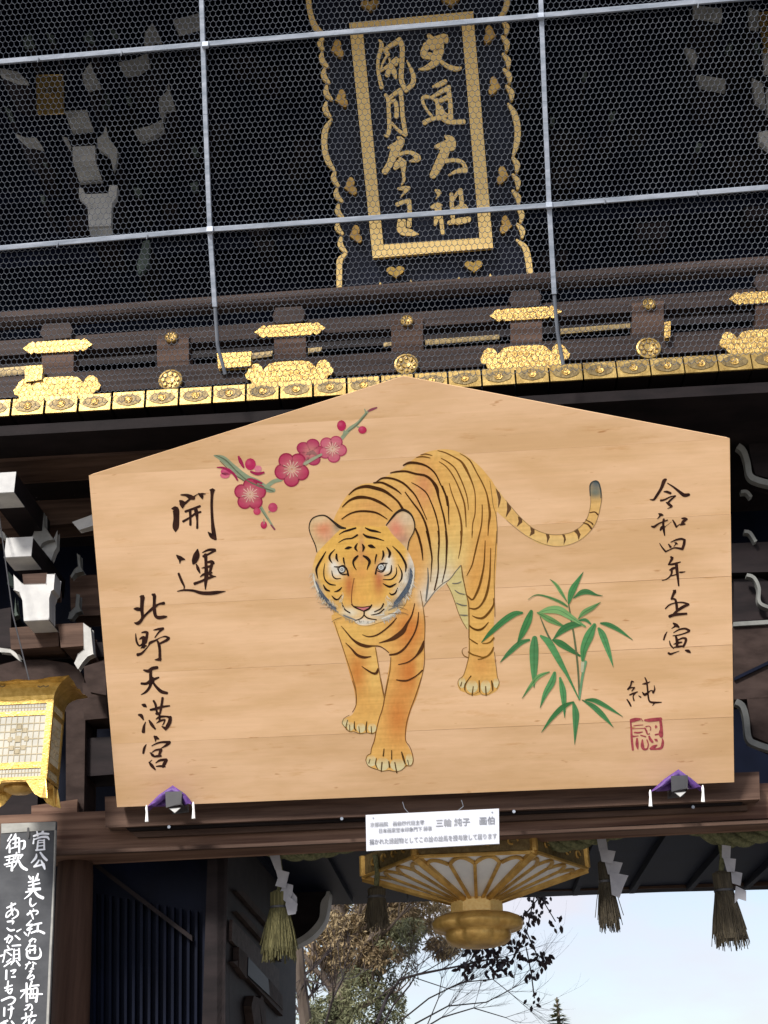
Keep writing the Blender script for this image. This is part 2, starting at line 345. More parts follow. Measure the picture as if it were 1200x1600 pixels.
# gilded plates
def ctr(px, py, Y): return at(px, py, Y)
PX = (at(601, 540, 6.88)-at(600, 540, 6.88)).length
def outline_mesh(name, pts, dep, m, bev=0):
    mb = MB().prism([Vector((x*PX, 0, -y*PX)) for x, y in pts], (0, dep, 0)); me = mb.mesh(name, m)
    import bmesh
    b = bmesh.new(); b.from_mesh(me); bmesh.ops.recalc_face_normals(b, faces=b.faces)
    if bev:
        es = [e for e in b.edges if len(e.link_faces) == 2 and e.calc_face_angle(0) > .9 and all(v.co.y < dep*.1 for v in e.verts)]
        bmesh.ops.bevel(b, geom=es, offset=bev, segments=1, affect='EDGES', clamp_overlap=True)
    b.to_mesh(me); b.free(); return me
def sym(h): return h+[(-x, y) for x, y in reversed(h)]
longp = outline_mesh('long_plate', sym([(0, -11), (34, -11), (37, -8), (42, -12), (47, -9), (50, -5), (57, 0), (50, 5), (47, 9), (42, 12), (37, 8), (34, 11), (0, 11)][:]), .012, M['gold_chased'], .002)
cloud = outline_mesh('cloud_plate', sym([(0, -20), (20, -20), (32, -17), (38, -10), (41, -6), (44, -14), (49, -19), (56, -19), (62, -14), (65, -6), (69, 0), (66, 8), (60, 10), (58, 17), (50, 22), (0, 24)]), .014, M['gold_chased'], .003)
for x in (90, 453, 821, 1196, -275):
    y = 547-.0695*x if x != 90 else 541
    link('long_gilt_plate', longp, gate, at(x, y, 6.915)); link('cloud_gilt_plate', cloud, gate, at(x-1, 612-.067*x, 6.86))
ros = MB().lathe([(.0, .016), (.35, .02), (.4, .008), (.75, .012), (.82, .02), (.97, .016), (1.0, 0)], 20, 'Y')
for i in range(8):
    a = i*pi/4; c = Vector((.58*cos(a), -.016, .58*sin(a))); ros.add([c+Vector((.16*cos(t), -.006 if t else 0, .16*sin(t))) for t in [j*pi/3 for j in range(6)]], [(0, 1, 2, 3, 4, 5)])
def rosmesh(r):
    mb = MB(); mb.f = list(ros.f); mb.v = [Vector((v.x*r, v.y, v.z*r)) for v in ros.v]; return mb.mesh('rosette', M['gold_pale'])
rb, rs_ = rosmesh(19*PX), rosmesh(10*PX)
for x in (267, 635, 1013): link('large_rosette', rb, gate, at(x, 613-.0665*x, 6.875)); link('small_rosette', rs_, gate, at(x+1, 547-.0695*x, 6.925))
# gilded joist ends
YJ = 6.62; pj = (at(601, 620, YJ)-at(600, 620, YJ)).length
jm = MB().box((-24.3*pj, .008, -14.3*pj), (24.3*pj, .5, 14.3*pj)).mesh('joist_end', M['dark'])
capm = MB().box((-24.8*pj, 0, -14.8*pj), (24.8*pj, .014, 14.8*pj)).mesh('gilt_cap', M['gold_pale'])
eye = MB(); pts = [(-21, 0), (-17, -6), (-9, -9), (0, -11), (9, -9), (17, -6), (21, 0), (17, 6), (9, 9), (0, 11), (-9, 9), (-17, 6)]
eye.prism([Vector((x*pj, 0, -y*pj)) for x, y in pts], (0, .006, 0)); eyem = eye.mesh('emblem', M['bronze'])
boss = MB().lathe([(0, .006), (3*pj, .005), (4*pj, .002), (6*pj, .004), (7*pj, 0)], 14, 'Y'); bossm = boss.mesh('boss', M['gold_chased'])
k = 0; x = 255.5-52.7*8
while x < 1420:
    c = at(x, 637.5-.0632*x, YJ); j = link('joist_end', jm, gate, c)
    link('gilt_cap', capm, j, c); link('emblem', eyem, j, c+Vector((0, -.0035, 0))); link('boss', bossm, j, c+Vector((0, -.004, 0)))
    x += 52.7 if x > 420 else 52.4
# beams under the balcony
part('under_beam_shadow', band(652, 668, .063), 6.8, .3, 'lacq_shade')  # black strip standing in for the shadow below the joist ends
part('eaves_beam', band(668, 722, .0625), 6.9, .3, 'beam')
part('lower_beam', band(722, 728, .0625), 7.05, .3, 'dark')
obj('balcony_soffit', MB().box((-5, 7.2, at(600, 690, 7.2).z), (5, 8.4, at(600, 690, 7.2).z+.05)), M['dark'], gate)
obj('lower_wall', MB().box((-5, 8.25, at(600, 1300, 8.25).z), (5, 8.4, at(600, 700, 8.25).z+.3)), M['lacq_shade'], gate)

# bracket complexes of the lower storey, left of the board
def capped_arm(x0, x1, yt, yb, Y, under=.20, length=.7, m='gofun'):
    a = at(x0, yt, Y); b = at(x1, yb, Y); X0, X1, Z1, Z0 = a.x, b.x, a.z, b.z
    arm = obj('bracket_arm', MB().box((X0+.003, Y+.003, Z0+.003), (X1-.003, Y+length, Z1-.003)), M['dark'], gate)
    mb = MB().box((X0, Y-.004, Z0), (X1, Y, Z1)).box((X0, Y, Z0-.003), (X1, Y+under, Z0))
    obj('painted_end', mb, M[m], arm, label='arm end painted white')
capped_arm(-18, 22, 740, 769, 6.74); capped_arm(10, 49, 841, 869, 7.05)
cup = [(22, 900), (34, 911), (38, 913), (72, 912), (74, 898), (86, 897), (84, 921), (80, 924), (77, 935), (76, 967), (38, 968), (36, 938), (30, 925), (22, 922)]
part('cup_block', cup, 7.1, .12, 'gofun', label='cup-shaped bracket nosing painted white')
capped_arm(38, 76, 967, 968.5, 7.1, .22)
part('bracket_arm', [(36, 898), (73, 896), (73, 912), (38, 914)], 7.12, .3, 'beam')
for pts, Y, m in (
    ([(39, 698), (43, 699), (43, 716), (50, 728), (58, 744), (50, 744), (43, 748), (37, 754), (30, 746), (24, 738), (27, 728), (38, 718)], 7.3, 'gofun_old'),
    ([(63, 800), (69, 802), (70, 822), (76, 832), (84, 843), (74, 845), (66, 849), (63, 853), (56, 846), (50, 840), (54, 830), (63, 822)], 7.3, 'gofun_old'),
    ([(70, 848), (84, 842), (89, 832), (89, 855), (85, 862), (80, 874), (72, 864), (64, 855)], 7.34, 'gofun_old'),
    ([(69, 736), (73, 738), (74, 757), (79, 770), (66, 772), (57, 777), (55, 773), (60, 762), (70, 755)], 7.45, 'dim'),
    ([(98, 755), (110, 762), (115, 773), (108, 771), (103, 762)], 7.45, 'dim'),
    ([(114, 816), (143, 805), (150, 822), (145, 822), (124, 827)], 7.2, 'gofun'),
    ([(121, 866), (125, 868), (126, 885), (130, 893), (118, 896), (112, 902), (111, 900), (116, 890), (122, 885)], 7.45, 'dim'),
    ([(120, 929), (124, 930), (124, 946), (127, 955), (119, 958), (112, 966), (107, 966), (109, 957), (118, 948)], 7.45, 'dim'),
    ([(24, 940), (26, 955), (29, 961), (18, 966), (9, 973), (11, 965), (22, 957)], 7.5, 'teal'),
    ([(131, 975), (142, 982), (146, 1022), (137, 1026), (130, 1034), (122, 1044), (117, 1036), (122, 1022), (131, 1015)], 7.2, 'gofun_old'),
    ([(0, 1013), (16, 1014), (30, 1022), (38, 1036), (30, 1031), (16, 1020), (0, 1018)], 7.4, 'gofun_old'),
    ([(0, 828), (7, 833), (10, 842), (4, 840), (0, 838)], 7.2, 'gofun_old'),
    ([(132, 1042), (165, 1030), (165, 1085), (140, 1080), (133, 1060)], 7.15, 'carve'),
    ([(14, 895), (20, 902), (20, 915), (12, 912)], 7.5, 'teal')):
    part('carved_nosing', pts, Y, .05, m)
part('bearing_block', [(92, 976), (130, 974), (133, 1009), (96, 1011)], 7.22, .3, 'beam')
part('bearing_block', [(16, 982), (90, 976), (92, 1010), (18, 1014)], 7.3, .3, 'beam')
part('bearing_block', [(-30, 958), (16, 950), (18, 1012), (-30, 1016)], 7.45, .3, 'dark')
part('bracket_beam', [(52, 775), (145, 768), (150, 815), (54, 822)], 7.5, .2, 'beam')
part('bracket_beam', [(-30, 800), (62, 797), (62, 822), (-30, 830)], 7.45, .2, 'beam')
part('bracket_beam', [(-30, 700), (20, 702), (26, 740), (-30, 742)], 7.4, .2, 'dark')
part('bracket_beam', [(110, 900), (160, 898), (165, 960), (112, 962)], 7.6, .2, 'beam')
part('bracket_beam', [(30, 1014), (160, 1004), (162, 1026), (32, 1034)], 7.5, .2, 'dark')
part('arched_beam', [(-30, 1048), (0, 1038), (30, 1032), (70, 1031), (105, 1036), (124, 1046), (132, 1062), (132, 1110), (-30, 1120)], 7.4, .2, 'carve')
part('bearing_block', [(130, 1068), (165, 1066), (168, 1122), (132, 1124)], 7.3, .2, 'carve')
part('bearing_block', [(108, 1156), (175, 1152), (178, 1210), (110, 1214)], 7.4, .25, 'dark')
part('bracket_post', [(104, 1080), (134, 1085), (130, 1275), (104, 1275)], 7.35, .25, 'carve')
part('bearing_block', [(172, 1100), (190, 1110), (196, 1150), (174, 1150)], 7.5, .2, 'gofun_old')
# right of the board
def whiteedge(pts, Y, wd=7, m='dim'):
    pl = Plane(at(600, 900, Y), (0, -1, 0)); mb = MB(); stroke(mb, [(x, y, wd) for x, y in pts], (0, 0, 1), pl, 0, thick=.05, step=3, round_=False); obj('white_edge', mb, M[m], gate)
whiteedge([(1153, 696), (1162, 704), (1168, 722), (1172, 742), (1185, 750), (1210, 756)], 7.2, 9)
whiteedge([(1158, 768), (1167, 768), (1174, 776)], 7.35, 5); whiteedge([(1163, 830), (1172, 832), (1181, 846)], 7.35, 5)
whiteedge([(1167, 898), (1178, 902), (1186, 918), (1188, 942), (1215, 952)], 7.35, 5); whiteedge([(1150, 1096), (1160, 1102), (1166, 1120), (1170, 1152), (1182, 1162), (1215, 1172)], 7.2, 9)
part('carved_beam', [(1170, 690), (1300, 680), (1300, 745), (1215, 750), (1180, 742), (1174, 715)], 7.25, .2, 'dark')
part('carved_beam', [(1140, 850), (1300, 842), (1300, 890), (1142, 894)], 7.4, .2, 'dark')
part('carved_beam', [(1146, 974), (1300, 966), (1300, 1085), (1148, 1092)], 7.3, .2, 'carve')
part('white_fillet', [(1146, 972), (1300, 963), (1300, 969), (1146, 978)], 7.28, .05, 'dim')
part('carved_beam', [(1168, 1092), (1300, 1086), (1300, 1165), (1215, 1166), (1178, 1150)], 7.3, .2, 'carve')
part('diagonal_brace', [(1148, 1058), (1300, 985), (1300, 990), (1148, 1063)], 7.28, .04, 'lacq_shade')
part('carved_beam', [(1146, 905), (1186, 903), (1300, 950), (1300, 962), (1146, 970)], 7.45, .2, 'dark')

# upper storey brackets behind the net (zoom x3)
UY = 8.0
def z3(ox, oy, pts, s=3.0): return [(ox+a/s, oy+b/s) for a, b in pts]
uparts = [
 ('bracket_end', [(300,520),(405,515),(435,600),(335,610)], 'gofun_old'), ('bracket_end', [(340,688),(445,682),(447,753),(341,760)], 'gofun'), ('bracket_end', [(342,764),(447,757),(478,840),(370,848)], 'gofun_old'),
 ('cup_block', [(370,880),(388,882),(400,910),(508,906),(513,868),(550,868),(545,925),(524,955),(520,1058),(416,1063),(410,960),(370,925)], 'gofun'), ('bracket_end', [(417,1068),(520,1062),(532,1105),(425,1110)], 'gofun_old'),
 ('bracket_arm_end', [(810,95),(940,60),(940,120),(835,150)], 'gofun'), ('bracket_arm_end', [(555,292),(625,278),(690,250),(700,300),(650,332),(600,345),(580,335)], 'gofun_old'), ('bracket_arm_end', [(625,608),(700,590),(760,560),(770,605),(720,638),(665,655),(648,645)], 'gofun_old'),
 ('carved_nosing', [(680,150),(715,105),(740,150),(755,190),(720,185),(700,215),(675,205)], 'gofun_old'), ('carved_nosing', [(385,350),(405,318),(425,290),(435,330),(470,400),(440,402),(415,415),(390,385)], 'gofun_old'),
 ('carved_nosing', [(745,460),(780,430),(790,390),(800,440),(820,500),(775,515),(765,560),(745,520)], 'gofun_old'), ('carved_nosing', [(455,650),(485,625),(495,590),(510,650),(550,700),(545,760),(530,795),(515,730),(500,720),(460,695)], 'gofun_old'),
 ('carved_nosing', [(0,320),(80,335),(130,380),(80,378),(0,345)], 'gofun_old'), ('carved_nosing', [(70,625),(120,645),(170,645),(200,690),(120,672)], 'gofun_old'), ('carved_nosing', [(105,185),(140,155),(160,205),(110,210)], 'teal'), ('carved_nosing', [(390,175),(425,125),(440,190)], 'teal'),
 ('carved_nosing', [(15,495),(50,515),(65,560),(40,550)], 'teal'), ('carved_nosing', [(470,480),(505,430),(515,475),(480,505)], 'teal'), ('carved_nosing', [(510,130),(545,145),(550,165),(520,155)], 'teal'), ('carved_nosing', [(215,155),(250,165),(255,190),(230,180)], 'teal'),
 ('carved_nosing', [(290,640),(315,645),(335,690),(330,700)], 'gofun_old'), ('carved_nosing', [(585,450),(610,455),(615,480),(595,475)], 'teal'), ('carved_nosing', [(895,690),(920,680),(930,715),(905,720)], 'teal'), ('carved_nosing', [(890,860),(925,850),(930,885),(900,890)], 'teal'),
 ('carved_nosing', [(625,880),(660,880),(655,910),(630,910)], 'teal'), ('carved_nosing', [(190,910),(210,920),(205,945),(190,935)], 'teal'), ('carved_nosing', [(670,1130),(700,1125),(695,1240),(650,1290),(640,1250)], 'teal'), ('carved_nosing', [(200,740),(225,755),(215,770),(198,760)], 'teal')]
for nme, pts, m in uparts:
    Y = UY + (0.25 if m == 'teal' else 0) + random.random()*.05; part(nme, z3(0, 0, pts), Y, .05, m, bev=0); part('bracket_timber', z3(0, 0, pts), Y+.052, .45, 'dark', bev=0)
for nme, pts, m in [('bracket_arm_end', [(850,25),(985,40),(985,90),(850,65)], 'gofun_old'), ('bracket_end', [(1110,35),(1160,50),(1160,125),(1115,120)], 'gofun_old'), ('carved_nosing', [(810,225),(850,230),(870,270),(850,310)], 'gofun_old'),
 ('bracket_arm_end', [(865,350),(1000,370),(1000,420),(880,395)], 'gofun_old'), ('carved_nosing', [(1125,365),(1175,390),(1190,500),(1140,470)], 'gofun_old'), ('cup_block', [(1155,620),(1260,600),(1260,740),(1195,690),(1160,660)], 'gofun'),
 ('bracket_end', [(1175,240),(1260,240),(1260,330),(1185,330)], 'gofun_old'), ('carved_nosing', [(1125,180),(1160,200),(1165,235),(1140,225)], 'teal'), ('carved_nosing', [(1000,230),(1020,200),(1035,215),(1020,245)], 'teal'), ('carved_nosing', [(455,530),(485,520),(480,555),(455,550)], 'teal'), ('carved_nosing', [(180,545),(200,555),(195,575),(180,570)], 'teal'), ('carved_nosing', [(865,665),(890,675),(885,700),(862,690)], 'teal'), ('carved_nosing', [(330,340),(350,335),(350,360),(332,362)], 'teal'),
 ('bracket_end', [(1190,420),(1260,420),(1260,530),(1195,530)], 'gofun_old')]:
    Y = UY + (0.25 if m == 'teal' else 0) + random.random()*.05; part(nme, z3(800, 0, pts), Y, .05, m, bev=0); part('bracket_timber', z3(800, 0, pts), Y+.052, .45, 'dark', bev=0)
# gilt square end plates
def gilt_square(pts):
    q = [at(x, y, 7.85) for x, y in pts]; e = obj('gilt_end_plate', MB().prism(q, (0, .04, 0)), M['gold'], gate, bev=.004)
    c = sum(q, Vector())/4; rr = MB(); rr.v = [Vector((v.x*.045, v.y, v.z*.045))+c+Vector((0, -.012, 0)) for v in ros.v]; rr.f = list(ros.f); obj('rosette', rr, M['bronze'], e)
gilt_square([(57, 118), (97, 117), (98, 172), (58, 174)]); gilt_square([(1187, 20), (1228, 16), (1230, 74), (1194, 76)])
# dim bracket masses behind
for (cx, cy) in ((75, 150), (330, 200), (520, 260), (930, 220), (1180, 150), (700, 120)):
    for k in range(7):
        x = cx+random.uniform(-90, 90); y = cy+random.uniform(-120, 190); wd = random.uniform(24, 60); h = random.uniform(12, 26)
        part('bearing_block', [(x, y), (x+wd, y-.08*wd), (x+wd-4, y+h), (x+4, y+h+.08*wd)], 8.45+random.random()*.3, .2, 'dark', bev=0)

# lower storey beam carrying the board
part('main_beam', [(-150, 1282), (1350, 1219), (1350, 1271), (-150, 1347)], 7.14, .3, 'beam_warm', bev=.008)
part('beam_trim', [(214, 1308), (1168, 1266), (1168, 1258), (204, 1300)], 7.10, .05, 'beam')
part('beam_trim', [(80, 1330), (400, 1318), (1350, 1274), (1350, 1279), (400, 1323), (80, 1336)], 7.12, .04, 'beam')
part('shelf_board', [(165, 1246), (1185, 1207), (1187, 1249), (166, 1292)], 7.02, .1, 'beam', bev=.006)
part('shelf_lip', [(196, 1293), (1160, 1253), (1160, 1256), (200, 1297)], 7.06, .06, 'dark')
for x, y in ((264, 1292), (534, 1279), (803, 1268), (1083, 1261)):
    obj('peg', MB().tube([at(x, y, 7.0), at(x, y, 7.08)], .009, 8), M['bar'], gate)

# passage
zc = at(600, 1262, 7.5).z
XW = atX(352, 1500, -5).x if False else at(352, 1500, 7.5).x
YF = 10.6; ztop = at(800, 1386, YF).z
obj('passage_ceiling', MB().box((-5, 7.85, zc), (5, YF+.3, zc+.06)), M['lacq_shade'], gate)
for i in range(9): obj('ceiling_rib', MB().box((-1.4+i*.45, 7.85, zc-.05), (-1.36+i*.45, YF, zc)), M['lacq_shade'], gate)
part('rear_lintel', [(300, 1342), (1400, 1300), (1400, 1376), (300, 1404)], YF, .25, 'dark')
part('rear_lintel_strip', [(440, 1366), (1400, 1334), (1400, 1343), (440, 1374)], YF-.03, .03, 'beam')
part('rear_lintel_edge', [(430, 1398), (1400, 1372), (1400, 1378), (430, 1404)], YF-.02, .02, 'beam')
part('rear_wall', [(-400, 1300), (432, 1300), (434, 2000), (-400, 2000)], YF+.02, .2, 'dark')
obj('right_passage_wall', MB().box((2.9, 7.6, 0), (3.1, YF, zc)), M['dark'], gate)
# carved side wing of the door opening (plane X = XW)
obj('side_wall', MB().box((XW-.12, 7.5, 0), (XW, YF, zc)), M['dark'], gate)
def side(name, pts, m, dep=.03):
    obj(name, MB().prism([atX(x, y, XW+.005) for x, y in pts], (dep, 0, 0)), M[m], gate)
side('door_frame_bar', [(362, 1392), (372, 1392), (437, 1462), (437, 1474)], 'carve'); side('door_frame_bar', [(362, 1424), (372, 1426), (434, 1492), (434, 1503)], 'carve')
side('carved_panel', [(358, 1437), (432, 1516), (432, 1560), (410, 1528), (364, 1478), (357, 1470)], 'rail', .02)
side('door_frame_bar', [(356, 1503), (366, 1500), (436, 1576), (436, 1588), (372, 1520)], 'carve')
side('carved_panel', [(378, 1496), (410, 1530), (412, 1556), (377, 1524)], 'lacq_shade', .04); side('door_frame_bar', [(364, 1480), (378, 1492), (377, 1530), (364, 1512)], 'carve', .035)
side('door_frame_bar', [(412, 1530), (434, 1556), (434, 1578), (412, 1556)], 'carve', .036)
side('carved_leaf', [(380, 1572), (384, 1556), (392, 1560), (396, 1600), (390, 1620), (384, 1600)], 'carve', .05); side('carved_leaf', [(392, 1562), (398, 1556), (404, 1580), (403, 1612), (398, 1600)], 'carve', .05)
part('door_jamb', [(432, 1545), (438, 1545), (438, 1900), (432, 1900)], YF-.1, .1, 'beam')
# lattice wall left of the passage
part('plank_wall', [(130, 1325), (352, 1320), (352, 2000), (130, 2000)], 7.62, .1, 'lacq_shade')
for i in range(17):
    x = 146+i*12.2; part('lattice_bar', [(x, 1395+i*2.2), (x+4, 1395+i*2.2), (x+2, 1900), (x-2, 1900)], 7.57, .04, 'lacq_shade', bev=0)
part('door_post', [(340, 1335), (352, 1335), (352, 2000), (338, 2000)], 7.5, .12, 'dark')
part('diagonal_rail', [(140, 1348), (150, 1348), (300, 1462), (300, 1470)], 7.53, .05, 'dark')
p0, p1 = at(72, 1600, 7.3), at(131, 1600, 7.3)
zt = at(100, 1330, 7.3).z
post = MB(); n = 20
for zz in (0, zt):
    pass
pr_ = (p1.x-p0.x)/2; ptop = at(110, 1336, 7.3); post.lathe([(pr_, 0), (pr_, zt-.12), (pr_*.96, zt-.06), (pr_*.88, zt)], 20, 'Z', ((p0.x+p1.x)/2, 7.4, 0))
kx = (ptop.x-(p0.x+p1.x)/2)/(zt-p0.z)
for v in post.v: v.x += kx*(v.z-p0.z)
obj('post', post, M['beam_v'], gate, smooth=True)
part('side_beam', [(-60, 1245), (58, 1240), (58, 1285), (-60, 1290)], 7.5, .2, 'dark')
part('post_tie', [(50, 1260), (120, 1250), (120, 1275), (50, 1282)], 7.3, .1, 'beam_warm')
# white edged nosing at the far left of the opening
kib = [(450, 1378), (512, 1376), (512, 1396), (507, 1404), (505, 1418), (502, 1436), (488, 1453), (468, 1466), (450, 1472)]
part('rear_nosing', kib, YF-.35, .2, 'dark', bev=0)
pl_ = Plane(at(500, 1420, YF-.36), (0, -1, 0)); mb = MB()
stroke(mb, [(513, 1380, 2), (512, 1398, 6), (507, 1412, 12), (503, 1436, 10), (488, 1456, 10), (468, 1470, 9), (446, 1478, 8)], (0, 0, 1), pl_, 0, thick=.2, round_=False); obj('rear_nosing_edge', mb, M['gofun'], gate, label='curved nosing edge painted white')
# floor for the passage threshold
obj('threshold', MB().box((-3, 7.2, 0), (3, 10.6, .18)), M['stone'], gate)

# ------------------------------------------------------------------ bird net
net_pl = tilted(at(600, 600, 6.45), 26)
net = thing('bird_net', net_pl(600, 600), 'grey hexagonal wire netting in a metal bar frame, stretched before the upper storey', 'netting')
e_u = Vector((1, 0, 0)); e_v = Vector((0, -sin(radians(26)), cos(radians(26))))
org = net_pl(600, 600); pitch = .0335; rowp = pitch*.96
def loc2(u, v): return org+e_u*u+e_v*v
mb = MB(); rad = .0017
cor = [net_pl(-60, 640), net_pl(1260, 620), net_pl(1260, -60), net_pl(-60, -60)]
us = [(c-org).dot(e_u) for c in cor]; vs_ = [(c-org).dot(e_v) for c in cor]; u0, u1, v1 = min(us), max(us), max(vs_)
def lowv(u):   # lower hem of the net
    return (net_pl(0, 640)-org).dot(e_v) + (u-(net_pl(0, 640)-org).dot(e_u))*((net_pl(1200, 556)-net_pl(0, 640)).dot(e_v)/(net_pl(1200, 556)-net_pl(0, 640)).dot(e_u))
def wire(a, b):
    d = (b-a); t = d.normalized(); n_ = net_pl.n; s_ = t.cross(n_); q = []
    for p in (a-t*rad*.6, b+t*rad*.6): q += [p+n_*rad, p-n_*rad*.6+s_*rad, p-n_*rad*.6-s_*rad]
    mb.add(q, [(0, 1, 4, 3), (1, 2, 5, 4), (2, 0, 3, 5)])
nrow = int((v1+.6)/rowp)
def wob(u, v): return (.0035*noise.noise(Vector((u*7, v*7, 0))), .0035*noise.noise(Vector((u*7, v*7, 9))))
for r in range(-20, nrow):
    for c_ in range(int((u1-u0)/pitch)+2):
        cx = u0+c_*pitch+(pitch/2 if r % 2 else 0); cy = r*rowp*1.0
        if cy < lowv(cx) or cy > v1: continue
        P3 = []
        for (dx, dy) in ((-.5, .17), (-.5, -.17), (0, -.40+(-.10)), (.5, -.17)):
            u = cx+dx*pitch; v = cy+dy*pitch*1.18 if dy > -.4 else cy-.60*rowp*1.0+.0*pitch
            a, b = wob(u, v); P3.append(loc2(u+a, v+b))
        # top of the left upright, bottom of it, lower apex, right corner
        wire(P3[0], P3[1]); wire(P3[1], P3[2]); wire(P3[2], P3[3])
obj('wire_mesh', mb, M['net'], net, fix=False, kind='stuff')
def bar(a, b, wd=.017, nm='frame_bar'):
    A = net_pl(*a, off=.012); B = net_pl(*b, off=.012); t = (B-A).normalized(); s_ = t.cross(net_pl.n); n_ = net_pl.n*.012; s_ = s_*wd; q = []
    for p in (A, B): q += [p+s_+n_, p-s_+n_, p-s_-n_, p+s_-n_]
    obj(nm, MB().add(q, [(0, 1, 2, 3), (7, 6, 5, 4), (0, 4, 5, 1), (1, 5, 6, 2), (2, 6, 7, 3), (3, 7, 4, 0)]), M['bar'], net, bev=.002)
def barpath(pts, wd):
    for a, b in zip(pts, pts[1:]): bar(a, b, wd)
barpath([(-80, 105), (0, 97), (315, 70), (845, 25), (1140, -1), (1300, -14)], .0145)
barpath([(-80, 395), (0, 388), (328, 359), (858, 321), (1200, 293), (1300, 286)], .0145)
barpath([(311, -80), (315, 0), (321, 180), (328, 359), (336, 480)], .0135); barpath([(841, -80), (845, 0), (851, 160), (858, 321), (866, 460)], .0135)
for pts in ([(336, 480), (340, 540), (352, 585)], [(866, 460), (871, 520), (880, 570)]):
    obj('lower_stay', MB().tube([net_pl(*p, off=.01) for p in pts], .011, 8), M['net'], net)
for x, y in ((321, 70), (845, 25), (328, 359), (858, 321)):
    c = net_pl(x, y, off=.03); obj('clamp', MB().box(c-Vector((.02, .01, .02)), c+Vector((.02, .012, .02))), M['bar'], net, bev=.003)
for x, y in ((230, 369), (1090, 8), (1090, 302), (945, 314), (90, 382), (60, 93), (190, 83)):
    c = net_pl(x, y, off=.026); obj('wire_tie', MB().tube([c+Vector((-.004, 0, .022)), c+Vector((.003, -.006, 0)), c+Vector((-.002, 0, -.022))], .004, 5), M['net'], net)

# ------------------------------------------------------------------ hanging plaque
PQ = tilted(at(660, 230, 7.25), 22)
plq = thing('name_plaque', PQ(656, 440, -.1), 'dark lacquered plaque with gilt frame, gold calligraphy and scalloped edge, hung behind the net', 'plaque')
TZ = (400, 0, 2.5)
def zp(pts, tf=TZ): return [(tf[0]+a/tf[2], tf[1]+b/tf[2]) for a, b in pts]
LE = [(205,0),(212,50),(235,105),(258,130),(250,165),(262,190),(252,220),(270,255),(262,285),(275,325),(268,350),(285,390),(270,415),(290,460),(268,520),(268,580),(285,640),(303,662),(300,695),(318,722),(310,755),(325,790),(320,820),(335,860),(322,885),(338,920),(325,945),(350,988),(328,1020),(325,1140)]
RE = [(1078,1085),(1050,960),(1020,935),(1035,915),(1012,870),(1028,850),(1018,800),(1020,780),(1005,745),(1020,725),(1003,680),(1015,660),(1003,615),(1015,570),(1024,500),(1010,440),(985,405),(995,385),(968,335),(985,315),(965,275),(980,255),(960,210),(975,190),(955,140),(975,120),(955,75),(975,40),(985,0)]
back = [PQ(x, y, -.05) for x, y in zp([(205, -90)]+LE+RE+[(985, -90)])]
obj('outer_board', MB().prism(back, PQ.n*-.05), M['plq'], plq)
inner = [(372, 95), (845, 52), (920, 962), (462, 1000)]
obj('writing_panel', MB().prism([PQ(x, y, -.012) for x, y in zp(inner)], PQ.n*-.03), M['plq'], plq)
FO = zp([(365, 90), (848, 45), (925, 968), (457, 1007)]); FI = zp([(417, 128), (804, 92), (874, 930), (497, 956)])
for i in range(4):
    j = (i+1) % 4; q = [PQ(*FO[i], off=.02), PQ(*FO[j], off=.02), PQ(*FI[j], off=.012), PQ(*FI[i], off=.012)]
    obj('gilt_frame_side', MB().prism(q, PQ.n*-.045), M['gold_leaf'], plq, bev=.002)
P1 = (570, 40, 6.667); P2 = (580, 210, 6.667)
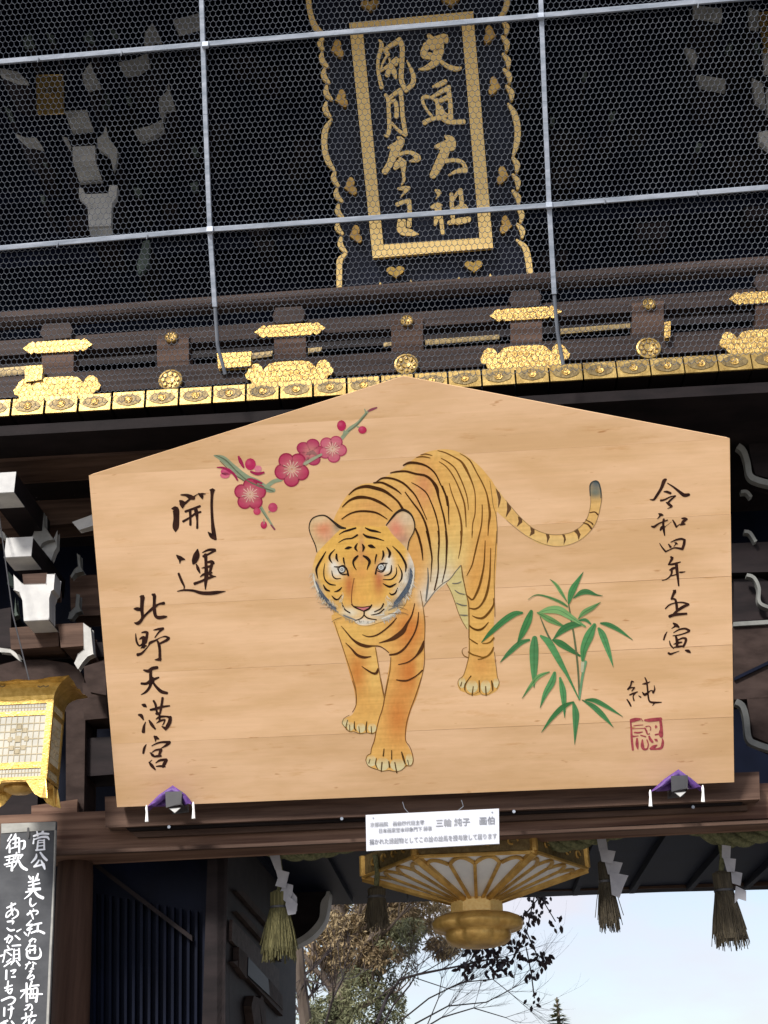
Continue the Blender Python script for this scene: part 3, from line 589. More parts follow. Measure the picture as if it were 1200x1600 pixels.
plaque_chars = [
 (P1, ["150,150,15 175,200,40 140,350,30 140,480,32 175,640,40", "205,250,35 280,200,40 360,150,50", "360,140,45 390,230,45 385,400,45 380,560,45 425,665,40", "425,675,40 500,600,45 500,500,40 440,365,12", "215,260,40 240,300,40", "240,300,25 190,380,18 170,450,18", "255,340,20 265,400,25 235,510,50", "165,470,20 240,420,30 330,345,40", "345,350,30 320,400,40", "270,410,40 300,470,50 320,540,30"]),
 (P1, ["215,720,30 240,760,35 250,900,38 255,1060,38 235,1150,30 205,1140,15", "250,760,35 320,700,35 370,670,40", "370,670,40 385,800,40 395,950,40 425,1130,40", "425,1140,30 340,1080,28 280,1010,20", "265,800,25 310,780,35 330,850,38 330,950,40"]),
 (P1, ["665,100,35 690,150,60 620,250,60 620,310,60 680,310,60", "690,160,60 780,130,60 840,110,50 840,160,50", "640,200,60 620,280,50", "700,220,60 770,230,90 760,300,90 730,380,70 640,440,45 565,455,15", "640,310,60 750,330,60", "780,360,30 860,420,40 950,450,45 1000,440,25", "790,170,60 780,240,80"]),
 (P1, ["710,635,20 770,615,45 840,580,40", "705,740,25 790,690,40 880,640,40", "780,780,30 850,740,30", "700,940,22 640,870,25 600,780,30 620,740,35 690,750,25 750,790,20", "750,770,35 760,860,38 760,970,35", "875,680,40 890,800,40 895,970,45", "790,790,20 880,750,30", "790,850,40 800,900,55 840,930,40", "780,960,20 870,930,30", "620,1010,45 690,975,35 790,960,35 870,1000,40 1030,1000,45"]),
 (P2, ["275,30,20 310,60,70 250,170,85 200,290,60 140,390,55", "180,135,20 230,120,50 300,90,50", "275,220,30 340,190,30 420,190,35 490,250,55 400,280,15", "250,350,40 290,300,70 350,290,40", "300,250,30 330,300,60 335,400,30 340,470,30 315,525,10"]),
 (P2, ["280,565,20 340,560,40 395,555,30", "390,560,30 350,600,25 305,655,8", "270,730,40 340,700,35 400,690,35", "390,690,45 400,780,40 395,950,45", "290,890,25 310,960,80 330,1010,70 450,1040,30", "360,1010,60 420,1020,50 490,1040,12", "340,900,40 330,960,50"]),
 (P2, ["770,15,20 830,60,80 830,130,90", "670,125,30 730,120,70 820,90,80", "790,110,80 750,220,90 690,340,80 640,430,60", "770,280,35 860,265,35 950,290,35 985,360,40", "985,370,50 900,380,40 805,425,12"]),
 (P2, ["670,580,20 700,600,50 720,610,25", "715,610,25 675,670,8", "630,760,30 690,740,60 735,735,15", "700,760,60 690,830,60 665,940,25", "710,780,35 730,900,38 745,1025,35", "835,620,35 840,730,38 850,860,40", "850,690,30 890,620,30 930,580,40", "930,580,40 940,680,40 950,760,45", "860,780,20 950,750,60 990,770,40", "810,920,40 900,900,50 1020,880,45", "900,920,40 1020,890,40", "850,870,30 870,910,40"])]
for tf, ss in plaque_chars:
    mb = MB()
    for s_ in ss: stroke(mb, s_, tf, PQ, .004, thick=.014, wmul=1.12)
    obj('gold_character', mb, M['gold_leaf'], plq)
def scal(x1, y1, x2, y2, bulge, wd=20, nm='scalloped_edging'):
    mb = MB(); stroke(mb, [(x1, y1, wd*.5), ((x1+x2)/2+bulge, (y1+y2)/2, wd), (x2, y2, wd*.5)], TZ, PQ, -.02, thick=.045, step=1.5); obj(nm, mb, M['gold_leaf'], plq)
for a in [(262,148,262,190),(258,205,280,258),(268,268,285,322),(276,335,296,388),(275,400,290,455),(308,670,322,725),(316,737,336,785),(322,800,340,850),(322,868,338,912),(332,928,352,985)]: scal(a[0], a[1], a[2], a[3], -12, 22)
for a in [(965,82,975,130),(962,142,978,195),(965,210,985,262),(968,270,990,320),(978,335,998,388),(1003,615,1018,670),(1003,682,1022,735),(1003,745,1025,795),(1020,805,1035,865),(1020,875,1040,925)]: scal(a[0], a[1], a[2], a[3], 10, 22)
for s_ in ["203,-60,18 205,0,20 212,50,20 230,100,22 262,128,10", "295,465,8 270,510,22 268,580,22 282,630,22 305,662,10", "352,990,10 328,1015,22 325,1060,22 325,1135,20", "985,-60,18 980,10,22 970,40,18 950,65,8", "985,405,8 1008,440,22 1022,500,24 1018,560,22 1005,605,10", "1018,937,8 1050,965,22 1063,1010,24 1072,1080,22"]:
    mb = MB(); stroke(mb, s_, TZ, PQ, -.02, thick=.045); obj('scalloped_edging', mb, M['gold_leaf'], plq)
def heart(cx, cy, sx, sy, rot, m, nm='heart_ornament'):
    pts = []
    for i in range(24):
        t = 2*pi*i/24; hx = 16*sin(t)**3/17; hy = -(13*cos(t)-5*cos(2*t)-2*cos(3*t)-cos(4*t))/16
        x = hx*sx; y = hy*sy; pts.append((cx+x*cos(rot)-y*sin(rot), cy+x*sin(rot)+y*cos(rot)))
    obj(nm, MB().prism([PQ(x, y, .0) for x, y in zp(pts)], PQ.n*-.06), M[m], plq, bev=.004)
for cx, cy in ((318, 190), (335, 385), (370, 728), (390, 915)): heart(cx, cy, 38, 26, radians(75), 'old_gold')
for cx, cy in ((912, 135), (930, 335), (963, 685), (975, 878)): heart(cx, cy, 38, 26, radians(-80), 'old_gold')
for cx, cy in ((545, 1060), (850, 1038)): heart(cx, cy, 38, 26, -.08, 'gold')
for cx, cy in ((445, 18), (760, -2)): heart(cx, cy, 38, 24, -.08, 'old_gold')
for cx, cy in ((485, 1112), (605, 1104), (792, 1090), (915, 1080)):
    obj('spiked_ornament', MB().prism([PQ(x, y, .0) for x, y in zp([(cx, cy-12), (cx+8, cy+4), (cx+28, cy+14), (cx-24, cy+18), (cx-8, cy+6)])], PQ.n*-.04), M['gold_leaf'], plq)

# ------------------------------------------------------------------ the painted votive board
EP = tilted(at(665, 1242, 6.93), 33.8)
EP.k = .45
ema = thing('votive_board', EP(665, 1242, -.04), 'large gable-topped pale wooden votive board painted with a tiger, plum, bamboo and brush writing', 'votive board')
TL, TR, BR, BL, AP = (139, 743), (1140, 685), (1147, 1222), (183, 1261), (630, 588)
def lerp(a, b, t): return (a[0]+(b[0]-a[0])*t, a[1]+(b[1]-a[1])*t)
cuts = [0, .22, .40, .60, .81, 1.0]
thick = EP.n*-.07
for i in range(5):
    a, b = cuts[i], cuts[i+1]; e0 = 0 if i == 0 else .0004; e1 = 0 if i == 4 else .0004
    q = [lerp(TL, BL, a+e0), lerp(TR, BR, a+e0), lerp(TR, BR, b-e1), lerp(TL, BL, b-e1)]
    obj('plank', MB().prism([EP(*p) for p in q], thick), M['ema'], ema, bev=.0006)
h0 = .5; mL, mR = lerp(TL, AP, h0), lerp(AP, TR, 1-h0)
obj('plank', MB().prism([EP(*p) for p in (lerp(TL, AP, .0), mL, lerp(AP, TR, 1-h0), TR)], thick), M['ema'], ema, bev=.0006)
obj('plank', MB().prism([EP(*p) for p in (lerp(mL, AP, .004), AP, lerp(mR, AP, .004))], thick), M['ema'], ema, bev=.0006)
for q in ([lerp(TL, BL, .12), lerp(TR, BR, .12), lerp(TR, BR, .2), lerp(TL, BL, .2)], [lerp(TL, BL, .75), lerp(TR, BR, .75), lerp(TR, BR, .83), lerp(TL, BL, .83)]):
    q = [lerp(q[0], q[1], .03), lerp(q[1], q[0], .03), lerp(q[2], q[3], .03), lerp(q[3], q[2], .03)]
    obj('back_batten', MB().prism([EP(*p, off=-.072) for p in q], EP.n*-.05), M['ema'], ema, bev=.002)
INK = .0015
def writing(name, tf, ss, m='ink', wm=1.0, pl=EP, par=None, off=INK):
    mb = MB()
    for s_ in ss: stroke(mb, s_, tf, pl, off, wmul=wm*1.12, step=1.6)
    return obj(name, mb, M[m], par or ema, fix=False)
A = (250, 750, 8.425); B = (200, 910, 10.0); Cc = (200, 1050, 10.0); D = (1000, 740, 11.43); Ee = (1010, 860, 9.41); Ff = (960, 1050, 11.43)
writing('brush_character', A, ["275,195,15 350,200,35 400,225,58 445,240,40", "440,225,22 500,185,8 560,182,22 600,182,8", "505,180,18 545,205,48 557,248,12", "262,275,25 290,300,70 295,340,50 297,368,15", "290,330,45 350,290,30 400,245,25",
 "155,378,15 205,385,75 215,500,70 208,600,78 205,645,60 205,680,15", "335,415,30 430,380,28 525,345,30", "305,545,30 400,490,25 470,440,30 535,420,25", "395,395,35 400,500,28 400,590,30", "465,375,45 480,430,45 490,530,25 490,632,28",
 "655,130,12 690,135,50 722,132,12", "690,140,55 684,200,36 680,350,32 690,550,36 705,680,50 730,780,30", "632,685,10 680,735,55 730,775,35"])
writing('brush_character', A, ["218,990,15 265,1030,55 325,1045,15", "265,1040,40 260,1100,8", "245,1232,28 285,1330,30 318,1400,20 312,1445,8", "228,1465,10 310,1450,22 430,1455,28 540,1485,40 650,1490,45 750,1480,40 860,1465,8",
 "495,912,15 480,990,75 450,1075,62 435,1105,20", "480,1110,15 500,1165,38 525,1225,15", "560,955,12 640,920,30 725,920,30 735,940,10", "720,930,30 650,970,25 570,1005,30", "600,985,45 605,1100,35 610,1250,50 600,1360,35 598,1440,12", "590,1090,15 680,1075,40 705,1100,30",
 "690,1080,40 670,1160,35 650,1240,30", "550,1160,10 620,1145,30 680,1130,25", "530,1275,10 580,1240,30 680,1220,25", "455,1365,35 550,1330,30 640,1290,35 735,1268,8", "640,1230,30 690,1265,25 735,1270,10"])
writing('brush_character', B, ["185,225,15 225,225,65 220,300,55 215,420,50 225,540,40 200,600,45 150,640,50 100,630,15", "95,412,20 140,415,55 200,425,45", "225,560,40 300,480,32 400,395,45 480,340,28 560,325,45", "380,190,30 410,195,50 410,300,42 410,420,50 430,520,45 480,550,50 560,540,45 605,535,20"])
writing('brush_character', B, ["120,800,12 125,870,25 140,940,30 180,990,25 240,950,30", "215,785,18 270,775,35 305,785,35", "300,790,40 290,870,40 270,940,45", "175,890,10 220,865,40 280,860,30", "240,850,35 245,920,50 240,1010,50", "200,1030,10 240,1000,40 290,990,15", "150,1130,45 210,1110,35 270,1050,22 320,990,15 345,945,40 420,910,28 500,865,12 580,845,25 640,870,35", "635,875,40 600,905,40 500,955,28", "400,745,12 470,730,32 550,720,35", "545,725,35 480,780,25 420,860,15", "450,900,20 480,960,40 495,1050,38 498,1180,40 505,1225,20", "420,1210,12 470,1205,40 505,1195,45"])
writing('brush_character', Cc, ["245,-30,20 320,-15,50 380,-55,50 455,-70,45", "355,-10,40 355,80,45 370,140,80", "210,180,35 290,180,40 370,130,50 480,85,25", "350,30,40 360,130,55 340,230,40 280,310,35 205,355,12", "390,160,30 440,230,38 520,305,50 610,330,40", "375,110,80 375,160,60"])
writing('brush_character', Cc, ["220,510,20 255,520,55 285,545,20", "165,670,25 205,680,50 240,745,20", "275,780,10 250,850,35 240,935,50", "330,755,20 370,820,45 425,890,25", "350,590,30 430,575,40 530,545,35 650,528,20", "400,450,30 430,510,35 445,600,30 460,660,30", "540,405,35 530,480,35 510,590,35 500,650,20", "440,650,35 505,640,30", "440,735,15 500,700,35 600,695,25 660,715,45", "660,705,45 650,780,55 610,860,50 585,910,15", "490,660,30 495,760,30", "445,800,10 500,765,32 570,745,25", "580,745,18 560,800,22 540,830,12", "530,850,15 580,880,45"])
writing('brush_character', Cc, ["410,1005,25 435,1025,55 480,1045,20", "430,1040,40 430,1085,12", "285,1130,10 255,1190,35 238,1268,30", "370,1155,12 450,1115,25 540,1095,30 650,1100,45", "640,1110,45 590,1150,35 520,1190,10", "345,1260,15 385,1300,40 420,1325,20", "370,1260,10 430,1220,25 510,1210,35", "515,1215,45 500,1260,40 480,1310,30", "400,1325,15 450,1315,35 515,1310,30", "330,1410,20 370,1460,45 425,1525,20", "375,1375,8 345,1400,15", "435,1420,15 500,1380,35 600,1370,40", "600,1375,45 570,1430,50 545,1480,40", "440,1475,15 510,1470,30 580,1480,20"])
writing('brush_character', D, ["465,105,35 430,130,60 380,260,48 300,390,42 245,465,35 180,463,12", "490,170,15 600,240,30 700,320,45 790,385,60 875,375,45", "425,322,15 480,325,40 545,350,40", "370,480,35 440,465,28 540,415,22 635,395,20", "635,400,20 560,460,30 500,520,35", "470,515,20 510,540,45 565,585,40", "560,595,25 490,625,8"])
writing('brush_character', D, ["335,715,20 375,735,50 415,740,15", "370,740,35 310,810,8", "205,940,20 250,950,40 330,895,25 410,860,22 490,830,20", "425,815,35 415,900,38 425,1000,40 440,1105,20", "365,1010,30 395,960,50 450,950,20", "440,950,8 500,910,6 560,860,6", "585,830,20 620,890,35 650,955,30", "650,950,25 720,895,8", "745,800,20 800,800,40 840,815,30", "820,820,40 770,860,50 740,910,30", "715,920,15 760,905,35 805,900,20"])
writing('brush_character', D, ["350,1245,12 390,1310,22 455,1390,30", "455,1395,25 540,1355,18 620,1325,25 750,1345,40", "550,1225,12 640,1185,28 740,1165,35 800,1190,35", "795,1180,40 785,1260,45 755,1350,40", "510,1260,20 545,1310,40", "620,1230,15 645,1245,40 670,1255,15", "650,1250,20 605,1300,12"])
writing('brush_character', Ee, ["360,95,25 380,110,40 350,170,28 325,210,20", "325,210,15 400,200,30 500,170,15", "340,290,15 390,265,35 440,250,20", "440,190,40 450,300,40 465,420,30 475,520,20", "370,290,35 370,340,25 340,390,20 290,425,16 230,440,10", "340,380,14 400,365,16 450,350,14", "490,322,22 530,320,22 570,312,8"])
writing('brush_character', Ee, ["395,590,15 420,595,45 390,660,32 370,715,30", "370,710,20 420,720,30 440,780,35 450,880,35", "280,855,18 340,800,20 430,770,16 530,765,22 620,790,25", "620,795,30 540,830,40 450,890,35 400,940,30", "340,970,40 420,945,40 590,930,30"])
writing('brush_character', Ee, ["395,1070,20 440,1100,45 480,1130,20", "430,1110,30 370,1150,8", "305,1195,8 275,1250,25 255,1315,22", "400,1210,12 480,1165,22 570,1150,28 630,1180,35", "630,1190,25 560,1220,20 470,1245,18 390,1255,12", "430,1255,25 450,1330,40 450,1410,35", "340,1330,12 355,1390,22 400,1440,18", "460,1320,20 530,1290,25 580,1300,35 570,1360,30 540,1415,30", "400,1380,10 460,1360,30 520,1350,20", "410,1425,15 470,1415,30 550,1405,20", "325,1510,30 350,1525,30 410,1505,18 480,1480,8", "575,1470,20 615,1480,45 645,1500,20"])
writing('signature', Ff, ["345,175,15 310,165,30 290,240,25 240,310,30", "240,310,20 300,280,20 360,280,25", "355,285,25 310,340,15", "275,410,25 330,385,30 410,355,20", "380,370,25 335,430,20 350,510,25", "225,490,20 265,550,30 295,610,25", "435,425,15 470,450,25", "545,100,20 575,170,28 590,280,28 600,400,28 620,510,28 660,540,35 740,545,32 840,540,15", "500,215,12 560,205,35 635,175,12", "500,360,15 540,405,45 600,370,30 650,330,15 690,345,30", "690,370,35 720,310,25 710,240,10", "720,550,25 680,600,10"])
writing('red_seal', Ff, ["300,870,60 380,850,60 460,840,30", "480,830,10 500,870,15", "545,860,30 620,860,55 720,850,60 830,840,55", "815,830,40 830,920,45 835,1010,40", "850,960,20 830,1100,75 840,1150,50", "290,890,28 300,1000,28 310,1200,38 330,1390,35", "345,960,12 430,950,16 510,945,10", "310,1015,15 420,1010,10 560,1005,15", "360,1080,25 430,1085,28 500,1070,15", "310,1150,40 350,1150,25 430,1140,10", "470,1130,20 560,1155,20", "540,1000,20 570,1050,30 590,1110,20 630,1100,12", "560,975,15 620,965,15 650,1000,15 640,1040,15", "740,950,15 745,980,45 735,1005,10", "620,1150,30 640,1200,45 680,1250,35", "405,1190,30 405,1300,50 420,1380,12", "500,1210,20 500,1320,55 530,1380,35 590,1370,25", "580,1210,20 605,1290,20 590,1370,20", "720,1200,15 750,1215,45 770,1240,10", "730,1120,25 790,1110,25", "640,1370,30 700,1340,60 760,1305,20", "650,1380,25 760,1375,30 840,1350,45 865,1250,40 855,1190,15"], 'red')

# ---- tiger
T1 = (460, 690, 5); T2 = (470, 780, 6); T3 = (640, 690, 7.5); T4 = (760, 740, 6.316); T5 = (640, 830, 7.5); T6 = (510, 940, 6.667); T7 = (520, 1060, 8); T8 = (690, 960, 10.91)
def Zs(tf, pts): return [(tf[0]+a/tf[2], tf[1]+b/tf[2]) for a, b in pts]
def blobf(base, blobs, fur=.10, k=.86):
    base = lin(base); bl = [(x, y, rx, ry, lin(c), s_) for x, y, rx, ry, c, s_ in blobs]
    def f(x, y):
        r = list(base)
        for bx, by, rx, ry, c, s_ in bl:
            d = ((x-bx)/rx)**2+((y-by)/ry)**2
            if d < 6:
                a = s_*math.exp(-d); r = [p*(1-a)+q*a for p, q in zip(r, c)]
        g_ = 1+fur*noise.noise(Vector((x*.25, y*.09, 3)))+fur*.8*noise.noise(Vector((x*.8, y*.3, 7)))
        return tuple(p*k*g_ for p in r)
    return f
OR = (235, 186, 108)
bodyc = blobf(OR, [(700, 870, 30, 30, (228, 212, 150), .9), (690, 905, 26, 22, (232, 226, 205), .95), (668, 932, 16, 20, (228, 226, 215), .95), (662, 760, 16, 34, (222, 148, 104), .8), (560, 812, 40, 12, (232, 170, 100), .6),
  (585, 790, 30, 10, (222, 160, 105), .5), (650, 870, 20, 50, (224, 160, 95), .5), (640, 985, 26, 30, (214, 128, 62), .9), (640, 1050, 22, 40, (210, 126, 62), .9), (622, 1120, 22, 45, (212, 132, 66), .85), (655, 1050, 6, 40, (238, 196, 115), .6),
  (560, 990, 40, 14, (238, 196, 110), .7), (730, 740, 20, 40, (238, 200, 125), .6), (760, 860, 14, 40, (226, 165, 90), .7), (742, 900, 16, 40, (226, 164, 88), .7), (720, 850, 12, 40, (238, 205, 135), .5), (752, 1040, 18, 20, (220, 152, 84), .55), (752, 960, 20, 40, (236, 188, 104), .6),
  (610, 740, 40, 12, (238, 196, 122), .6), (690, 708, 30, 8, (240, 200, 125), .6), (716, 830, 18, 40, (236, 198, 118), .5), (623, 770, 40, 14, (228, 180, 118), .4)])
pm = MB()
far_leg = [(720,882),(708,898),(698,912),(706,930),(714,950),(721,968),(728,982),(733,984),(733,950),(727,912)]
fill(pm, far_leg, EP, .0006, blobf((220, 205, 145), [], .06), smooth=False)
body = [(518,850),(519,825),(523,808),(531,792),(538,780),(546,770),(557,761),(568,756),(585,754),(598,747),(612,740),(628,733),(640,722),(655,712),(668,706),(682,703),(698,702),(716,706),(734,716),(750,729),(763,744),(772,757),(776,775),(776,800),(777,835),(776,870),(774,905),(773,935),(772,960),(771,998),(772,1025),(776,1050),(779,1064),(781,1071),(776,1079),(770,1083),(760,1087),(752,1085),(744,1087),(734,1086),(727,1082),(719,1079),(715,1070),(718,1061),(724,1054),(730,1035),(732,1015),(732,985),(731,955),(729,930),(725,905),(720,884),(708,898),(696,912),(680,926),(668,940),(662,948),(664,968),(664,990),(663,1018),(661,1045),(656,1072),(650,1092),(643,1108),(638,1125),(635,1142),(634,1158),(640,1170),(645,1182),(646,1192),(641,1197),(633,1198),(626,1203),(617,1205),(607,1203),(598,1205),(590,1202),(580,1200),(573,1192),(572,1183),(578,1178),(580,1169),(584,1158),(587,1142),(591,1125),(597,1108),(600,1092),(603,1072),(607,1048),(610,1028),(607,1019),(598,1011),(585,1008),(560,1012),(535,1000),(524,975),(520,955),(500,920),(505,880)]
left_leg = [(521,960),(525,985),(532,1003),(540,1030),(547,1055),(552,1072),(555,1088),(556,1104),(550,1117),(543,1120),(536,1125),(534,1132),(540,1138),(547,1143),(556,1143),(564,1147),(573,1144),(580,1147),(588,1144),(592,1128),(598,1105),(601,1088),(596,1070),(591,1040),(587,1010),(575,985)]
fill(pm, left_leg, EP, .0007, blobf(OR, [(558, 1050, 14, 34, (212, 132, 64), .85), (585, 1050, 9, 40, (240, 200, 118), .7), (570, 1100, 22, 20, (226, 172, 96), .5)]))
tail = Zs(T4, [(40,60),(75,105),(140,195),(190,262),(260,350),(330,425),(400,485),(470,545),(560,585),(650,600),(750,598),(850,572),(920,528),(980,460),(1015,380),(1028,300),(1024,200),(1022,120),(1042,82),(1078,72),(1112,98),(1130,170),(1132,280),(1110,400),(1060,520),(980,620),(880,675),(760,712),(650,712),(520,692),(400,615),(300,535),(200,460),(110,380),(70,320)])
fill(pm, tail, EP, .0007, blobf((234, 192, 122), [(932, 752, 16, 20, (88, 104, 112), 1.0), (930, 770, 12, 8, (96, 118, 116), .8), (880, 846, 60, 7, (240, 212, 150), .6), (830, 836, 30, 12, (240, 205, 135), .4)]), grid=2.2)
obj_t = None
fill(pm, body, EP, .0009, bodyc, grid=2.6)
tiger = obj('painted_tiger', pm, M['paint'], ema, fix=False)
# head
hm = MB()
earl = Zs(T2, [(160,500),(135,430),(95,340),(82,260),(105,185),(175,152),(245,162),(310,215),(370,270),(420,290),(380,360),(260,440)])
earr = Zs(T2, [(790,250),(850,180),(910,120),(960,100),(1030,140),(1065,220),(1060,300),(1015,390),(1000,490),(900,470),(820,380)])
earc = blobf((226, 196, 150), [(506, 826, 14, 14, (232, 150, 112), .95), (500, 812, 12, 8, (228, 205, 165), .6), (527, 818, 6, 14, (120, 112, 100), .75), (512, 838, 12, 10, (220, 160, 130), .6), (620, 826, 14, 18, (232, 146, 120), .95), (632, 812, 12, 12, (222, 200, 170), .6), (630, 842, 10, 8, (170, 120, 110), .6), (638, 806, 10, 12, (225, 205, 175), .6)])
fill(hm, earl, EP, .0030, earc, grid=2.2); fill(hm, earr, EP, .0030, earc, grid=2.2)
face = Zs(T2, [(400,270),(480,255),(560,250),(650,250),(740,262),(800,250),(860,330),(940,410),(1000,480),(1040,560),(1065,640),(1062,740),(1040,850),(1000,940),(960,1010),(900,1060),(850,1110),(780,1140),(700,1165),(650,1180),(600,1185),(540,1175),(500,1145),(430,1120),(380,1090),(320,1050),(260,1010),(200,950),(150,870),(120,780),(105,700),(120,600),(150,510),(210,440),(290,360),(340,310)])
W_ = (238, 236, 226)
facec = blobf((238, 190, 100), [(565, 900, 10, 24, (234, 178, 98), .8), (546, 915, 9, 22, (200, 118, 72), .9), (592, 905, 9, 26, (200, 118, 76), .9), (565, 870, 18, 12, (224, 160, 95), .7), (565, 850, 4, 26, (205, 150, 110), .7), (565, 935, 14, 14, (234, 176, 95), .7),
  (526, 892, 11, 10, W_, 1.0), (521, 883, 7, 10, W_, .9), (604, 887, 11, 10, W_, 1.0), (607, 876, 7, 10, W_, .9), (565, 895, 13, 8, (226, 160, 92), .6), (490, 905, 6, 22, (225, 200, 165), .8), (498, 928, 9, 12, (215, 205, 185), .8), (643, 880, 7, 22, (236, 230, 218), .95), (634, 905, 9, 14, W_, .9), (625, 925, 10, 12, (225, 215, 195), .85), (606, 950, 14, 8, (222, 205, 165), .8),
  (547, 957, 15, 8, (242, 232, 206), 1.0), (583, 957, 15, 8, (242, 232, 210), 1.0), (566, 972, 16, 6, (245, 244, 238), .98), (525, 940, 12, 12, (225, 185, 125), .5), (535, 965, 10, 5, (150, 148, 140), .75), (602, 966, 14, 6, (190, 188, 180), .8), (515, 950, 9, 9, (175, 168, 155), .7), (620, 945, 12, 8, (150, 155, 158), .6),
  (500, 935, 5, 14, (95, 106, 122), .9), (513, 952, 8, 6, (100, 110, 124), .85), (495, 915, 4, 10, (100, 108, 124), .8), (641, 900, 5, 15, (98, 108, 125), .9), (636, 925, 7, 10, (95, 108, 126), .85), (622, 940, 9, 6, (105, 116, 130), .7), (565, 835, 30, 8, (234, 182, 104), .5)], .08)
fill(hm, face, EP, .0036, facec, grid=1.8)
nose = Zs(T2, [(508,1006),(560,1012),(610,1006),(665,994),(640,1020),(592,1050),(550,1035)]); fill(hm, nose, EP, .0042, lambda x, y: K((214, 132, 134)), grid=4, smooth=False)
obj('tiger_head', hm, M['paint'], tiger, fix=False)
BR_ = K((76, 46, 22), .75); BK = K((48, 34, 28), .7); MIDB = K((140, 98, 52), .8); OL = K((150, 118, 72), .8); GY = K((118, 116, 112), .8); BG = K((88, 100, 116), .8)
sm = MB()
def ST(tf, ss, col, off=.0022, wm=1.0):
    for s_ in ss: stroke(sm, s_, tf, EP, off, col=col, wmul=wm, step=2)
ST(T1, ["425,415,8 480,370,16 560,350,25 640,365,28 700,385,25 760,425,18 810,470,16 845,525,20", "620,322,12 680,320,16 740,345,18 800,380,14 835,410,6", "375,510,8 430,460,16 500,435,25 580,440,20 650,465,22 710,500,16 765,545,6", "370,605,8 430,565,12 500,545,15 580,545,16 650,560,14 725,605,6",
 "640,315,8 690,285,14 770,290,16 850,325,16 910,380,14 950,430,12 990,510,10 1035,610,6", "750,245,8 800,235,14 870,232,16 950,252,16 1020,265,18 1070,300,20 1110,360,28 1125,430,16 1150,520,12 1170,600,14 1185,700,12 1190,800,12",
 "850,185,10 900,165,20 970,170,18 1040,195,14 1100,250,12 1140,330,10 1180,420,12 1195,500,10", "915,320,5 970,350,8 1030,400,10 1070,480,10 1100,560,12 1120,640,10 1130,720,10 1125,800,10", "865,395,8 920,470,12 980,550,14 1020,630,16 1045,720,16 1060,800,14", "945,680,14 970,740,18 985,800,16"], BR_)
ST(T3, ["440,640,14 455,750,16 455,850,12 460,970,6", "385,520,14 440,660,14"], BR_)
ST(T3, ["330,105,8 420,130,14 520,180,14 600,230,22 650,300,30 700,400,22 740,500,16 765,600,12 770,720,12 765,850,12 740,960,12 730,1100,8", "590,140,6 660,180,10 720,240,16 790,370,14 850,480,16 900,600,16 925,720,22 940,850,28 925,980,18 918,1100,8", "370,195,8 450,240,14 530,310,14 590,420,16 640,540,14 675,660,12 690,800,6",
 "345,235,8 420,285,12 490,370,14 550,480,14 600,600,18 640,720,18 655,850,16 662,1000,8", "465,490,8 490,590,12 530,700,14 570,800,18 600,920,20 610,1050,22 600,1190,16", "80,185,8 150,175,16 240,190,8", "130,155,8 190,145,14 265,162,6", "850,740,10 850,860,12 840,980,14 810,1120,14 790,1200,12"], K((125, 84, 38)))
ST(T3, ["940,460,6 960,600,7 980,750,7 1010,850,7 1025,1000,7 1022,1190,7"], OL)
ST(T5, ["80,0,20 110,80,24 140,200,24 155,340,8", "200,0,22 230,120,24 260,300,18 255,420,12 245,590,6", "335,0,20 345,120,18 335,300,16 335,450,14 320,560,16 290,690,14", "425,0,24 435,120,26 430,300,18 420,430,14 380,600,8"], BR_)
ST(T5, ["600,0,18 605,120,16 590,230,12 570,320,6", "735,0,14 730,80,5", "825,0,12 790,150,18 760,280,16 730,400,14 670,520,8", "885,110,8 880,250,14 870,400,18 840,560,24 800,690,26 740,800,20 690,770,16 660,740,12", "950,200,8 945,380,14 935,560,22 900,740,28 840,860,20 770,910,20 700,900,12", "985,790,14 985,860,20 930,950,26 860,1015,26 790,1015,18 735,990,8", "920,1070,10 860,1140,18 800,1160,20 740,1140,16 700,1110,12"], K((118, 80, 34)))
ST(T5, ["212,430,8 218,560,18 205,700,22 190,820,12", "500,610,8 560,610,12 605,590,8", "530,690,8 580,725,12 645,740,8", "545,840,8 610,865,14 670,870,8", "590,980,8 640,985,14 680,985,8"], GY)
ST(T5, ["605,400,8 620,520,14 640,620,12 665,740,12 690,850,12 695,1000,12 695,1250,12", "1020,0,6 1005,250,6 990,500,6 995,800,6 1000,1000,6", "430,610,8 480,700,8 530,830,8 570,950,8 620,1060,8 670,1140,8", "125,700,8 150,850,8 180,1050,8 175,1270,8"], K((140, 105, 60)))
ST(T5, ["600,400,8 540,470,8 470,560,8 380,620,8 290,710,8 165,880,8"], GY)
ST(T6, ["920,20,8 890,140,16 840,230,26 795,310,50 710,375,46 640,405,26 550,430,8", "960,110,8 950,220,16 920,320,16 870,410,18 810,490,22 740,540,22 660,555,18", "730,170,8 680,230,16 600,300,16 520,350,16 440,365,12 375,345,6", "155,255,6 210,320,12 270,390,18 340,440,32 420,465,32 480,462,14 550,465,10 600,490,8 650,530,8", "200,430,6 260,490,16 320,555,26 390,580,26 465,572,8", "370,675,6 420,710,14 480,745,20 520,745,28 540,700,20", "1015,410,14 990,490,38 930,570,18 850,630,14 750,655,8", "1000,715,14 940,770,14 860,815,16 800,825,18 730,815,10"], K((88, 55, 32)))
ST(T6, ["80,210,6 150,420,8 210,600,8 270,780,8 305,920,8 308,1060,8", "510,480,8 540,660,8 570,850,8 600,1000,8", "670,580,8 660,720,8 620,900,8 595,1060,10", "1000,0,6 1025,250,8 1020,450,8 1020,650,8 980,830,8 930,980,10 900,1060,10"], K((150, 108, 60)))
